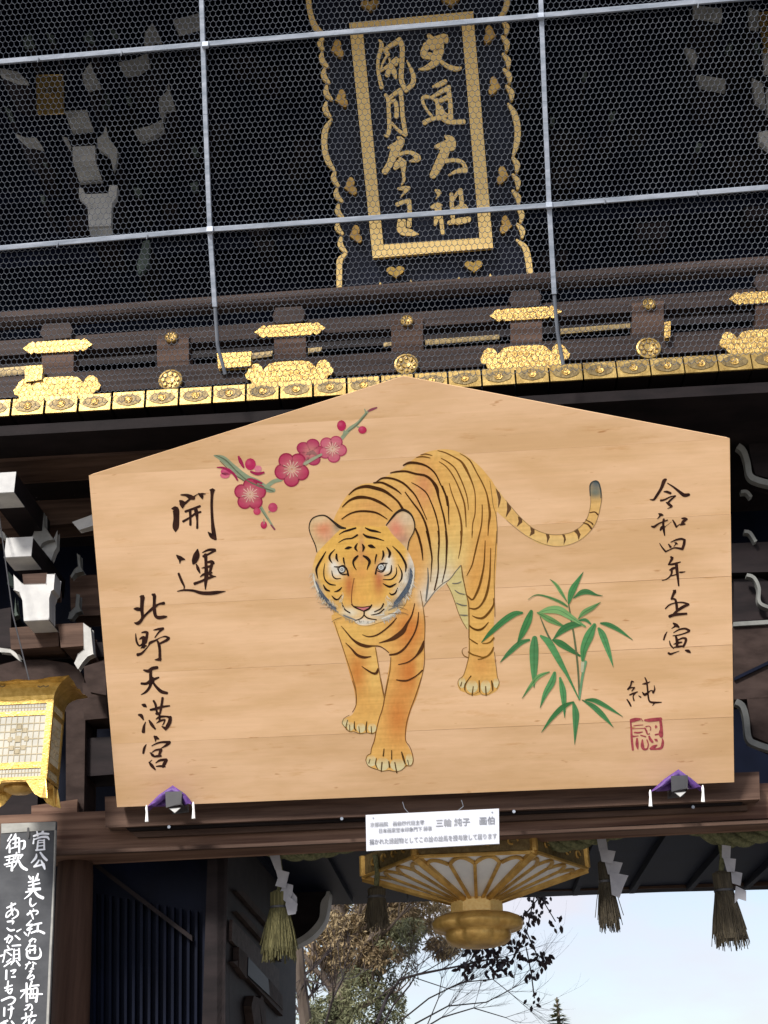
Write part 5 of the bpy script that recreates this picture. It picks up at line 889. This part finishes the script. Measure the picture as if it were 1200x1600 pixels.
for f in range(4):
    fr = MB()
    for q in ((0, .09, 0, 1), (.91, 1, 0, 1), (.09, .91, 0, .04), (.09, .91, .14, .22), (.09, .91, .80, .86), (.09, .91, .95, 1)):
        p = panel(f, *q, .02, .004); fr.add(p.v, p.f)
    obj('side_frame', fr, M['gold'], lan, bev=.001)
    for q in ((.09, .91, .04, .14), (.09, .91, .22, .80), (.09, .91, .86, .95)): obj('window_pane', panel(f, *q, .012, -.004), M['pane'], lan)
    lt = MB()
    for i in range(1, 9):
        u = .09+i*.82/9; p = panel(f, u-.0055, u+.0055, .22, .80, .004, 0); lt.add(p.v, p.f)
    for i in range(1, 6):
        v = .22+i*.58/6; p = panel(f, .09, .91, v-.0065, v+.0065, .004, -.0005); lt.add(p.v, p.f)
    for i in range(1, 16):
        u = .09+i*.82/16; p = panel(f, u-.004, u+.004, .04, .14, .004, 0); lt.add(p.v, p.f); p = panel(f, u-.004, u+.004, .86, .95, .004, 0); lt.add(p.v, p.f)
    for v in (.09, .905): p = panel(f, .09, .91, v-.005, v+.005, .004, -.0005); lt.add(p.v, p.f)
    obj('lattice', lt, M['lat'], lan, fix=False)
    cr_ = MB()
    for i in range(8):
        a0 = i*pi/4; u = .5+.13*cos(a0); v = .51+.17*sin(a0)*.9; p = panel(f, u-.035, u+.035, v-.03, v+.03, .004, .001); cr_.add(p.v, p.f)
    p = panel(f, .46, .54, .47, .55, .004, .003); cr_.add(p.v, p.f); obj('flower_crest', cr_, M['lat'], lan, bev=.003)
# flared roof underside: concave cove out to a scalloped rim
tip = at(110, 1053, LY-.08); rim = tip.x-cx; zr = at(68, 1062, LY-.08).z
rf = MB(); NN = 16; prof = []
for k_ in range(7):
    t = k_/6; prof.append((hh*1.02+(rim-hh)*(1-cos(t*pi/2))*.98, Z1+(zr-Z1)*sin(t*pi/2)))
for k_, (hw, z) in enumerate(prof):
    for s_ in range(4):
        for j in range(NN):
            u = -1+2*j/NN; lift = 0
            if k_ == 6: lift = .018*abs(u)**3 + (.012*(1-abs(sin(u*pi*1.5)))-.012)*.8
            P_ = (u*hw, -hw) ; R = [(1, 0), (0, 1), (-1, 0), (0, -1)][s_]
            x, y = P_[0]*R[0]-P_[1]*R[1], P_[0]*R[1]+P_[1]*R[0]; rf.v.append(Vector((cx+x, LY+(cy+y-LY)*(DEP if y > -hh else 1), z+lift)))
n4 = 4*NN
for k_ in range(6):
    for j in range(n4): rf.f.append((k_*n4+j, k_*n4+(j+1) % n4, (k_+1)*n4+(j+1) % n4, (k_+1)*n4+j))
b0 = len(rf.v); rf.v.append(Vector((cx, LY+hh*DEP, zr+.05)))
for j in range(n4): rf.f.append((6*n4+j, 6*n4+(j+1) % n4, b0))
obj('flared_roof', rf, M['gold'], lan, smooth=False)
for px_ in (0, 68):
    q = at(px_, 1073, LY-.055); q = Vector((q.x, cy-(hh+rim)/2-.004, q.z)); mb = MB()
    mb.tube([q+Vector((-.03, 0, .004)), q+Vector((-.015, -.002, -.003)), q+Vector((0, -.002, .004)), q+Vector((.015, -.002, -.003)), q+Vector((.03, 0, .004))], .004, 6); obj('pierced_heart', mb, M['bronze'], lan)
foot_h = Z0-at(84, 1245, LY-.03).z
for (sx, sy) in ((1, -1), (-1, -1), (1, 1), (-1, 1)):
    for ax_ in (0, 1):
        pts = [(0, 0), (.0, -.0), (.24, -foot_h*1.0), (.02, -foot_h*.93), (-.20, -foot_h*.75), (-.42, -foot_h*.45), (-.60, -.006), (-.60, 0)]
        pts = [(0.0, 0), (hh*.13, -foot_h), (-hh*.10, -foot_h*.93), (-hh*.32, -foot_h*.72), (-hh*.48, -foot_h*.38), (-hh*.60, -foot_h*.08), (-hh*.62, 0)]
        P_ = [Vector((cx+sx*(hh+u), cy+sy*(hh+(0 if u < 0 else u)), Z0+v)) if ax_ == 0 else Vector((cx+sx*(hh+(0 if u < 0 else u)), cy+sy*(hh+u), Z0+v)) for u, v in pts]
        P_ = [Vector((p.x, LY+(p.y-LY)*DEP, p.z)) for p in P_]
        obj('foot_bracket', MB().prism(P_, (0, -sy*.006, 0) if ax_ == 0 else (-sx*.006, 0, 0)), M['gold'], lan)
obj('base_plate', MB().box((cx-hh, LY+.002, Z0-.006), (cx+hh, LY+2*hh*DEP, Z0)), M['old_gold'], lan)
obj('base_bowl', MB().lathe([(hh*.55, Z0-.006), (hh*.5, Z0-.03), (hh*.3, Z0-.045), (.01, Z0-.05)], 24, 'Z', (cx, LY+hh*DEP, 0), sq=lambda a: 1-.3*abs(sin(a))), M['old_gold'], lan, smooth=True)
obj('hanging_wire', MB().tube([(cx, LY+hh*DEP, zr+.04), at(20, 960, 6.8), at(-2, 800, 7.0)], .004, 6), M['blackcloth'], lan)

# ------------------------------------------------------------------ hexagonal lantern, centre
HY = 7.95; c0 = at(741, 1352, HY); Rh = (at(916, 1352, HY).x-at(567, 1352, HY).x)/2
hx = thing('hexagonal_lantern', Vector((c0.x, c0.y, at(733, 1475, HY).z)), 'large hexagonal lantern with white petal panels and gilt ribs, hanging below the caption sign', 'lantern')
zN = at(741, 1408, HY).z; zR = at(803, 1330, HY-Rh*.87).z; zT = zR+.12; rN = Rh*.21
def hexp(r, z, i): a = -pi/2-pi/6+i*pi/3; return Vector((c0.x+r*cos(a), c0.y+r*sin(a), z))
for i in range(6):
    A0, A1 = hexp(Rh, zR, i), hexp(Rh, zR, i+1); T0, T1 = hexp(Rh, zT, i), hexp(Rh, zT, i+1); B0, B1 = hexp(rN, zN, i), hexp(rN, zN, i+1)
    mb = MB().add([A0, A1, T1, T0], [(0, 1, 2, 3)]); inw = (Vector((c0.x, c0.y, zR))-(A0+A1)/2).normalized()
    mb = MB().prism([A0, A1, T1, T0], inw*.03); obj('rim_band', mb, M['bronze'], hx, bev=.004)
    for t in (.22, .42, .62, .82):
        cc = A0.lerp(A1, t)+Vector((0, 0, .055))-inw*.002; sc = MB(); ux_ = (A1-A0).normalized()
        sc.tube([cc+ux_*(.034*cos(q))*(1-q/9)+Vector((0, 0, .030*sin(q)*(1-q/9)))-inw*.003 for q in [j*.5 for j in range(11)]], .006, 5); obj('scroll_ornament', sc, M['old_gold'], hx)
    nrm = (A1-A0).cross(B0-A0).normalized()
    if nrm.z > 0: nrm = -nrm
    obj('white_panel', MB().prism([A0, A1, B1, B0], nrm*-.02), M['paper'] if False else M['silver'], hx)
    def PT(u, v, o_=.0): return A0.lerp(A1, u).lerp(B0.lerp(B1, u), v)+nrm*o_
    # ribs between petals and arched tops
    def rib(pts, w_, m='old_gold', nm='gilt_rib', o_=.002):
        mb = MB(); vs = []
        for j, (u, v) in enumerate(pts):
            p = PT(u, v, o_+.01); q = PT(*(pts[min(j+1, len(pts)-1)]), o_+.01)-PT(*(pts[max(j-1, 0)]), o_+.01); s_ = q.normalized().cross(nrm)*(w_/2); vs += [p+s_, p-s_]
        n_ = len(pts); vs += [v-nrm*.012 for v in vs]; k2 = 2*n_
        fs = [(2*j, 2*j+1, 2*j+3, 2*j+2) for j in range(n_-1)]+[(2*j, 2*j+2, 2*j+2+k2, 2*j+k2) for j in range(n_-1)]+[(2*j+3, 2*j+1, 2*j+1+k2, 2*j+3+k2) for j in range(n_-1)]
        mb.add(vs, fs); obj(nm, mb, M[m], hx)
    sp = [.0, .25, .5, .75, 1.0]
    for u in (.25, .5, .75): rib([(u, .20), (u, 1.0)], .019)
    for j in range(4):
        if j in (0, 3):
            s0, s1 = sp[j], sp[j+1]; arc = [(s0+(s1-s0)*(.06+.88*t), .20-.10*sin(pi*t)) for t in [q/8 for q in range(9)]] ; rib(arc, .020, o_=.004)
        else:
            arc = [(sp[j]+(sp[j+1]-sp[j])*t, .20-.14*sin(pi*t)) for t in [q/8 for q in range(9)]]; rib(arc, .020, o_=.004)
    obj('rim_lip', MB().tube([A0-nrm*-.008, A1-nrm*-.008], .012, 6), M['old_gold'], hx)
    obj('corner_rib', MB().tube([A0+Vector((0, 0, -.004)), B0+Vector((0, 0, -.004))], [.030, .020], 6), M['old_gold'], hx)
    obj('corner_band', MB().tube([A0, T0], .022, 6), M['old_gold'], hx)
nk = MB().lathe([(rN*1.05, zN+.03), (rN*1.05, zN-.075)], 6, 'Z', (c0.x, c0.y, 0)); nk.v = nk.v
ang = -pi/2-pi/6
nk = MB()
for z in (zN+.02, zN-.08): nk.v += [hexp(rN*1.12, z, i) for i in range(6)]
nk.f = [(i, (i+1) % 6, (i+1) % 6+6, i+6) for i in range(6)]+[tuple(range(5, -1, -1)), tuple(range(6, 12))]
obj('neck', nk, M['gold_leaf'], hx, bev=.006)
z0_ = zN-.08; pxm = (at(742, 1400, HY)-at(741, 1400, HY)).length
bowl = MB().lathe([(34*pxm, z0_), (54*pxm, z0_-1*pxm), (66*pxm, z0_-6*pxm), (72*pxm, z0_-14*pxm), (70*pxm, z0_-21*pxm), (60*pxm, z0_-25*pxm), (50*pxm, z0_-27*pxm), (52*pxm, z0_-31*pxm), (50*pxm, z0_-38*pxm), (42*pxm, z0_-44*pxm), (26*pxm, z0_-48*pxm), (4*pxm, z0_-49*pxm)], 96, 'Z', (c0.x, c0.y, 0), sq=lambda a: 1+.13*abs(cos(3*(a-ang+pi/6)))**.5-.09)
obj('lobed_base', bowl, M['old_gold'], hx, smooth=True)
obj('inner_body', MB().lathe([(Rh*.8, zT), (Rh*.72, zT+.5)], 6, 'Z', (c0.x, c0.y, 0)), M['bronze'], hx)

# ------------------------------------------------------------------ sacred rope, tassels, paper streamers
RY = 7.56
rp = [(250, 1300), (330, 1308), (400, 1320), (455, 1330), (500, 1327), (560, 1314), (640, 1300), (720, 1298), (790, 1304), (845, 1315), (885, 1316), (930, 1306), (985, 1291), (1035, 1283), (1085, 1291), (1125, 1308), (1165, 1308), (1210, 1296), (1270, 1286), (1350, 1300)]
rope = thing('sacred_rope', at(700, 1300, RY), 'thick twisted straw rope swagged below the main beam', 'rope')
Q = catmull([(float(a), float(b)) for a, b in rp], 4); cen = [at(x, y, RY) for x, y in Q]
for st in range(3):
    pts = []; 
    for i, p in enumerate(cen):
        ph = i*.30+st*2*pi/3; pts.append(p+Vector((0, .028*cos(ph), .028*sin(ph))))
    obj('rope_strand', MB().tube(pts, .030, 9), M['rope'], rope, smooth=True)
ty = MB(); random.seed(5)
for i in range(420):
    p = random.choice(cen)+Vector((random.uniform(-.02, .02), random.uniform(-.05, 0), random.uniform(-.05, .04))); d = Vector((random.uniform(-.05, .05), random.uniform(-.03, 0), random.uniform(-.05, .02)))
    n_ = Vector((0, 0, .0012)); ty.add([p, p+d, p+d+n_, p+n_], [(0, 1, 2, 3)])
obj('loose_straw', ty, M['rope'], rope, fix=False, kind='stuff')
def tassel(px, y0, yk, y1, w0, wk, w1, m, label, Y=RY):
    u = (at(px+1, yk, Y)-at(px, yk, Y)).length; top = at(px, y0, Y); kn = at(px+2, yk, Y); bt = at(px+1, y1, Y)
    t = thing('straw_tassel', top, label, 'tassel', 'straw tassels hanging from the sacred rope')
    core = MB().lathe([(w0*.35*u, top.z-.0), (w0*.5*u, top.z-.02), (w0*.5*u, kn.z+.02), (wk*.48*u, kn.z), (wk*.52*u, kn.z-.03), ((wk+w1)*.24*u, (kn.z+bt.z)/2), (w1*.47*u, bt.z+.03), (w1*.44*u, bt.z+.005)], 28, 'Z', (top.x, top.y, 0))
    c2 = kn.x-top.x
    obj('straw_bundle', core, M[m], t, smooth=False)
    st = MB()
    for i in range(260):
        a = random.uniform(0, 2*pi); r0 = wk*.5*u; r1 = w1*.5*u*random.uniform(.78, 1.08)+(random.random()**10)*.03; zz = bt.z+random.uniform(-.05, .06)
        p0 = Vector((top.x+r0*cos(a), top.y+r0*sin(a), kn.z)); p1 = Vector((top.x+r1*cos(a)*.62, top.y+r1*sin(a)*.62, (kn.z+zz)/2)); p1 += Vector((cos(a), sin(a), 0))*r0*.3; p2 = Vector((top.x+r1*cos(a), top.y+r1*sin(a), zz))
        st.tube([p0, p1, p2], .0026, 3, cap=False)
    for i in range(70):
        a = random.uniform(0, 2*pi); r0 = w0*.5*u*1.02; st.tube([Vector((top.x+r0*cos(a), top.y+r0*sin(a), top.z-.01)), Vector((top.x+wk*.5*u*cos(a), top.y+wk*.5*u*sin(a), kn.z))], .003, 3, cap=False)
    obj('loose_straws', st, M[m], t, fix=False, kind='stuff')
    obj('binding_cord', MB().lathe([(wk*.5*u, kn.z+.008), (wk*.56*u, kn.z+.006), (wk*.56*u, kn.z-.006), (wk*.5*u, kn.z-.008)], 20, 'Z', (top.x, top.y, 0)), M['blackcloth'], t)
    obj('hanging_cord', MB().tube([at(px-2, y0-50, Y), at(px+2, y0-25, Y), top], .016, 8), M['rope'], t)
tassel(437, 1392, 1418, 1490, 28, 28, 50, 'straw', 'olive flared straw tassel beside the leftmost paper streamer')
tassel(588, 1386, 1402, 1441, 27, 26, 30, 'strawb', 'short dark straw tassel half hidden behind the hexagonal lantern', 7.75)
tassel(943, 1345, 1378, 1443, 18, 20, 31, 'strawb', 'thin ragged straw tassel just right of the hexagonal lantern')
tassel(1127, 1362, 1392, 1470, 29, 28, 48, 'strawb', 'wide brown straw tassel against the sky, the rightmost')
def shide(parts, label, Y=RY-.07):
    t = None
    for i, q in enumerate(parts):
        mb = MB(); mb.prism([at(x, y, Y+i*.006+(.0 if i % 2 else .012)) for x, y in q], (0, .002, 0))
        if t is None: t = thing('paper_streamer', at(q[0][0], q[0][1], Y), label, 'paper streamer', 'zigzag paper streamers on the sacred rope')
        obj('paper_fold', mb, M['paper'], t)
shide([[(420, 1334), (437, 1336), (441, 1362), (430, 1359)], [(430, 1357), (452, 1363), (448, 1380), (446, 1388), (430, 1384), (434, 1372)], [(444, 1379), (458, 1383), (457, 1396), (450, 1412), (435, 1400), (440, 1388)], [(449, 1398), (465, 1412), (462, 1428), (450, 1430), (446, 1414)], [(455, 1390), (464, 1402), (464, 1424), (456, 1420)]], 'white zigzag paper streamer beside the olive straw tassel')
shide([[(930, 1296), (945, 1300), (950, 1328), (936, 1330)], [(936, 1326), (962, 1330), (957, 1350), (940, 1346)], [(944, 1343), (973, 1348), (966, 1369), (950, 1366)], [(952, 1362), (982, 1368), (974, 1386), (968, 1403), (956, 1398)]], 'grey zigzag paper streamer between the hexagonal lantern and the rightmost tassel')
shide([[(1128, 1320), (1142, 1322), (1141, 1342), (1128, 1340)], [(1130, 1340), (1150, 1342), (1148, 1362), (1136, 1362)], [(1142, 1360), (1160, 1364), (1157, 1384), (1144, 1380)], [(1150, 1384), (1166, 1392), (1166, 1408), (1154, 1404), (1148, 1412), (1148, 1396)]], 'grey zigzag paper streamer partly behind the rightmost straw tassel')

# ------------------------------------------------------------------ trees beyond the gate
def leaf_mass(clumps, n, size, seed, droop=.3):
    rnd = random.Random(seed); mb = MB()
    for (c, r, dens) in clumps:
        for i in range(int(n*dens)):
            while True:
                d = Vector((rnd.uniform(-1, 1), rnd.uniform(-1, 1), rnd.uniform(-1, 1)))
                if d.length < 1 and rnd.random() < .35+.65*d.length: break
            p = c+Vector((d.x*r[0], d.y*r[1], d.z*r[2]))
            if noise.noise(p*(1.6/max(r[0], .3))+Vector((seed, 0, 0))) < .0: continue
            a = Vector((rnd.uniform(-1, 1), rnd.uniform(-1, 1), rnd.uniform(-1, .4)-droop)).normalized(); b_ = a.cross(Vector((rnd.uniform(-1, 1), rnd.uniform(-1, 1), rnd.uniform(-1, 1)))).normalized(); s_ = size*rnd.uniform(.5, 1.4)
            mb.add([p, p+a*s_*.5+b_*s_*.13, p+a*s_, p+a*s_*.5-b_*s_*.13], [(0, 1, 2, 3)])
    return mb
def branchy(rnd, p, d, L, r, depth, mb, spread=.5, up=.1):
    n = 4; pts = [p]; q = p.copy(); dd = d.copy()
    for i in range(n): dd = (dd+Vector((rnd.uniform(-1, 1), rnd.uniform(-1, 1), rnd.uniform(-.6, 1)))*.13+Vector((0, 0, up*.1))).normalized(); q = q+dd*L/n; pts.append(q.copy())
    mb.tube(pts, [r*(1-.5*i/n) for i in range(n+1)], 5 if r > .03 else 3, cap=False)
    if depth:
        for k_ in range(rnd.choice((3, 4))):
            i = rnd.randint(1, n); dn = (dd+Vector((rnd.uniform(-1, 1), rnd.uniform(-1, 1), rnd.uniform(-.5, .9)))*spread*1.5).normalized(); branchy(rnd, pts[i], dn, L*rnd.uniform(.5, .75), r*.5, depth-1, mb, spread, up)
def P(x, y, Y): return at(x, y, Y)
def clump(x, y, Y, rx, ry, dens=1.0):
    c = P(x, y, Y); u = c.y/F*1.08; return (c, (rx*u, rx*u, ry*u), dens)
# russet cedar
CY = 24
ct = thing('cedar_tree', Vector((P(540, 1600, CY).x, CY, 0)), 'cedar tree with russet brown foliage and mossy trunk seen through the gate', 'tree')
base = Vector((P(536, 1600, CY).x, CY, 0)); topc = P(532, 1395, CY)
obj('trunk', MB().tube([base, P(532, 1600, CY), P(530, 1500, CY), topc+Vector((0, 0, 1.5))], [.34, .22, .19, .08], 10), M['bark'], ct)
lm = MB(); rnd = random.Random(11)
for (x0, y0, x1, y1) in ((531, 1560, 470, 1500), (531, 1540, 600, 1470), (530, 1500, 480, 1440), (530, 1480, 590, 1430), (532, 1590, 620, 1540), (530, 1450, 500, 1400)):
    a, b_ = P(x0, y0, CY), P(x1, y1, CY-.5); branchy(rnd, a, (b_-a).normalized(), (b_-a).length, .07, 2, lm)
obj('limb', lm, M['bark'], ct, fix=False)
obj('russet_foliage', leaf_mass([clump(530, 1450, CY, 48, 26), clump(575, 1440, CY, 42, 24), clump(548, 1485, CY, 58, 26), clump(620, 1435, CY, 36, 26), clump(680, 1430, CY+1, 34, 24, .6), clump(520, 1500, CY, 40, 20, .8), clump(690, 1478, CY, 26, 16, .5), clump(640, 1390, CY, 40, 20, .6), clump(560, 1400, CY, 40, 20, .7), clump(598, 1490, CY-.4, 30, 24, .5), clump(556, 1520, CY, 24, 16, .5), clump(500, 1470, CY, 30, 30, .6), clump(600, 1460, CY, 50, 40, .6), clump(660, 1400, CY, 60, 20, .5), clump(480, 1430, CY+2, 40, 30, .5)], 5600, .10, 3), M['cedar'], ct, fix=False, kind='stuff')
obj('green_foliage', leaf_mass([clump(555, 1560, CY-.5, 36, 44, .8), clump(620, 1470, CY-.4, 34, 22, .5), clump(508, 1590, CY-.5, 26, 30, .7), clump(610, 1580, CY-.5, 22, 28, .5), clump(500, 1400, CY+1, 26, 16, .5), clump(640, 1450, CY-.5, 26, 16, .4), clump(540, 1620, CY-.5, 60, 40, .7), clump(585, 1530, CY, 34, 30, .4), clump(480, 1560, CY, 30, 40, .3), clump(530, 1410, CY+1, 60, 18, .4), clump(620, 1520, CY+1, 30, 40, .25)], 3600, .10, 5), M['cedar_g'], ct, fix=False, kind='stuff')
# slender leaning tree at the left edge
TY = 18
tt = thing('slender_tree', Vector((P(478, 1600, TY).x, TY, 0)), 'slender grey trunk with sparse hanging foliage at the left edge of the opening', 'tree')
obj('trunk', MB().tube([Vector((P(480, 1600, TY).x, TY, 0)), P(478, 1600, TY), P(471, 1540, TY), P(467, 1490, TY), P(462, 1400, TY)], [.16, .085, .075, .07, .05], 8), M['bark'], tt)
lm = MB(); rnd = random.Random(4)
for (x0, y0, x1, y1) in ((467, 1500, 495, 1560), (468, 1480, 445, 1470), (470, 1530, 500, 1500), (474, 1570, 500, 1540), (478, 1600, 448, 1560)):
    a, b_ = P(x0, y0, TY), P(x1, y1, TY); branchy(rnd, a, (b_-a).normalized(), (b_-a).length, .03, 2, lm)
obj('limb', lm, M['twig'], tt, fix=False)
obj('foliage', leaf_mass([clump(450, 1500, TY, 10, 14, .25), clump(452, 1540, TY, 7, 20, .25), clump(486, 1590, TY, 12, 16, .35), clump(462, 1420, TY, 16, 20, .4), clump(480, 1400, TY, 26, 16, .5)], 2000, .06, 8), M['cedar_g'], tt, fix=False, kind='stuff')
# bare branching tree
BY = 20
bt_ = thing('bare_tree', Vector((P(600, 1650, BY).x, BY, 0)), 'leafless tree with fine arching twigs against the sky below the hexagonal lantern', 'tree')
tm = MB().tube([Vector((P(585, 1650, BY).x, BY, 0)), P(588, 1700, BY), P(595, 1600, BY)], [.2, .1, .05], 8); obj('trunk', tm, M['bark'], bt_)
lm = MB(); rnd = random.Random(21)
for pts, r in (([(588, 1600), (604, 1560), (625, 1530), (655, 1522), (690, 1515), (725, 1508), (760, 1500)], .05), ([(595, 1610), (615, 1570), (640, 1540), (652, 1520)], .035), ([(648, 1600), (700, 1572), (760, 1566), (800, 1545)], .025), ([(620, 1600), (670, 1560), (720, 1535), (770, 1530), (795, 1550)], .025), ([(640, 1620), (690, 1590), (740, 1575), (790, 1590)], .025), ([(505, 1615), (520, 1560), (535, 1530)], .04), ([(660, 1620), (685, 1560), (690, 1530)], .02), ([(455, 1600), (470, 1570), (490, 1552)], .02), ([(590, 1560), (640, 1525), (700, 1545), (740, 1530)], .02)):
    r *= .5; w3 = [P(x, y, BY+rnd.uniform(-.4, .4)) for x, y in pts]; lm.tube(w3, [r*(1-.6*i/len(w3)) for i in range(len(w3))], 6, cap=False)
    for k_ in range(7):
        i = rnd.randint(1, len(w3)-1); d = (w3[i]-w3[i-1]).normalized(); d = (d+Vector((rnd.uniform(-.6, .9), rnd.uniform(-.5, .5), rnd.uniform(-.4, .8)))*.8).normalized(); branchy(rnd, w3[i], d, rnd.uniform(.35, .9), r*.4, 2, lm, .35)
obj('branch', lm, M['twig'], bt_, fix=False)
# dark-leaved overhanging bough, nearer
DY = 12.5
dk = thing('dark_leaved_tree', Vector((P(900, 1300, DY).x+1.2, DY, 0)), 'dark purple-leaved bough hanging to the right of the hexagonal lantern', 'tree')
lm = MB(); rnd = random.Random(9); lf = MB()
lm.tube([Vector((3.2, DY, 0)), Vector((3.1, DY, 3.6)), P(960, 1240, DY), P(860, 1370, DY)], [.12, .08, .04, .02], 8)
for pts in ([(862, 1370), (840, 1405), (820, 1430)], [(840, 1380), (850, 1410), (868, 1440)], [(835, 1400), (822, 1460), (800, 1500), (770, 1520)], [(820, 1450), (838, 1490), (850, 1500)], [(822, 1480), (830, 1520), (835, 1560)], [(800, 1470), (770, 1480), (745, 1480)], [(790, 1500), (750, 1500), (720, 1510)], [(750, 1460), (740, 1490), (730, 1515)]):
    w3 = [P(x, y, DY+rnd.uniform(-.1, .1)) for x, y in pts]; lm.tube(w3, .006, 4, cap=False)
    cm = catmull([tuple(v)+(0,) for v in w3], .05)
    for q in cm:
        for k_ in range(6):
            p = Vector(q[:3])+Vector((rnd.uniform(-.07, .07), rnd.uniform(-.07, .07), rnd.uniform(-.07, .05))); a = Vector((rnd.uniform(-.7, .7), rnd.uniform(-.5, .5), rnd.uniform(-1, -.1))).normalized(); b_ = a.cross(Vector((rnd.uniform(-.4, .4), 1, rnd.uniform(-.3, .3)))).normalized(); L = rnd.uniform(.05, .085)
            lf.add([p, p+a*L*.35+b_*L*.24, p+a*L*.75+b_*L*.17, p+a*L, p+a*L*.75-b_*L*.17, p+a*L*.35-b_*L*.24], [(0, 1, 2, 3, 4, 5)])
obj('bough', lm, M['twig'], dk, fix=False); obj('leaves', lf, M['leafd'], dk, fix=False, kind='stuff')
# small conifer tip
KY = 40
kt = thing('pointed_conifer', Vector((P(870, 1600, KY).x, KY, 0)), 'tip of a small pointed conifer rising at the bottom of the sky', 'tree')
tp = P(870, 1558, KY); obj('trunk', MB().tube([Vector((tp.x, KY, 0)), tp], [.3, .02], 6), M['bark'], kt)
cf = MB(); rnd = random.Random(2)
for k_ in range(22):
    z = tp.z-.12-k_*.13; r = .06+k_*.075
    if z < 1: break
    for j in range(16+k_*2):
        a = rnd.uniform(0, 2*pi); L = r*rnd.uniform(.6, 1.15); e = Vector((tp.x+L*cos(a), KY+L*sin(a), z-.05*L+rnd.uniform(-.04, .1))); s_ = Vector((tp.x, KY, z)); sd_ = Vector((-sin(a), cos(a), 0))*.07; cf.add([s_, s_.lerp(e, .5)+sd_+Vector((0, 0, .03)), e, s_.lerp(e, .5)-sd_], [(0, 1, 2, 3)])
obj('needles', cf, M['cedar_g'], kt, fix=False, kind='stuff')
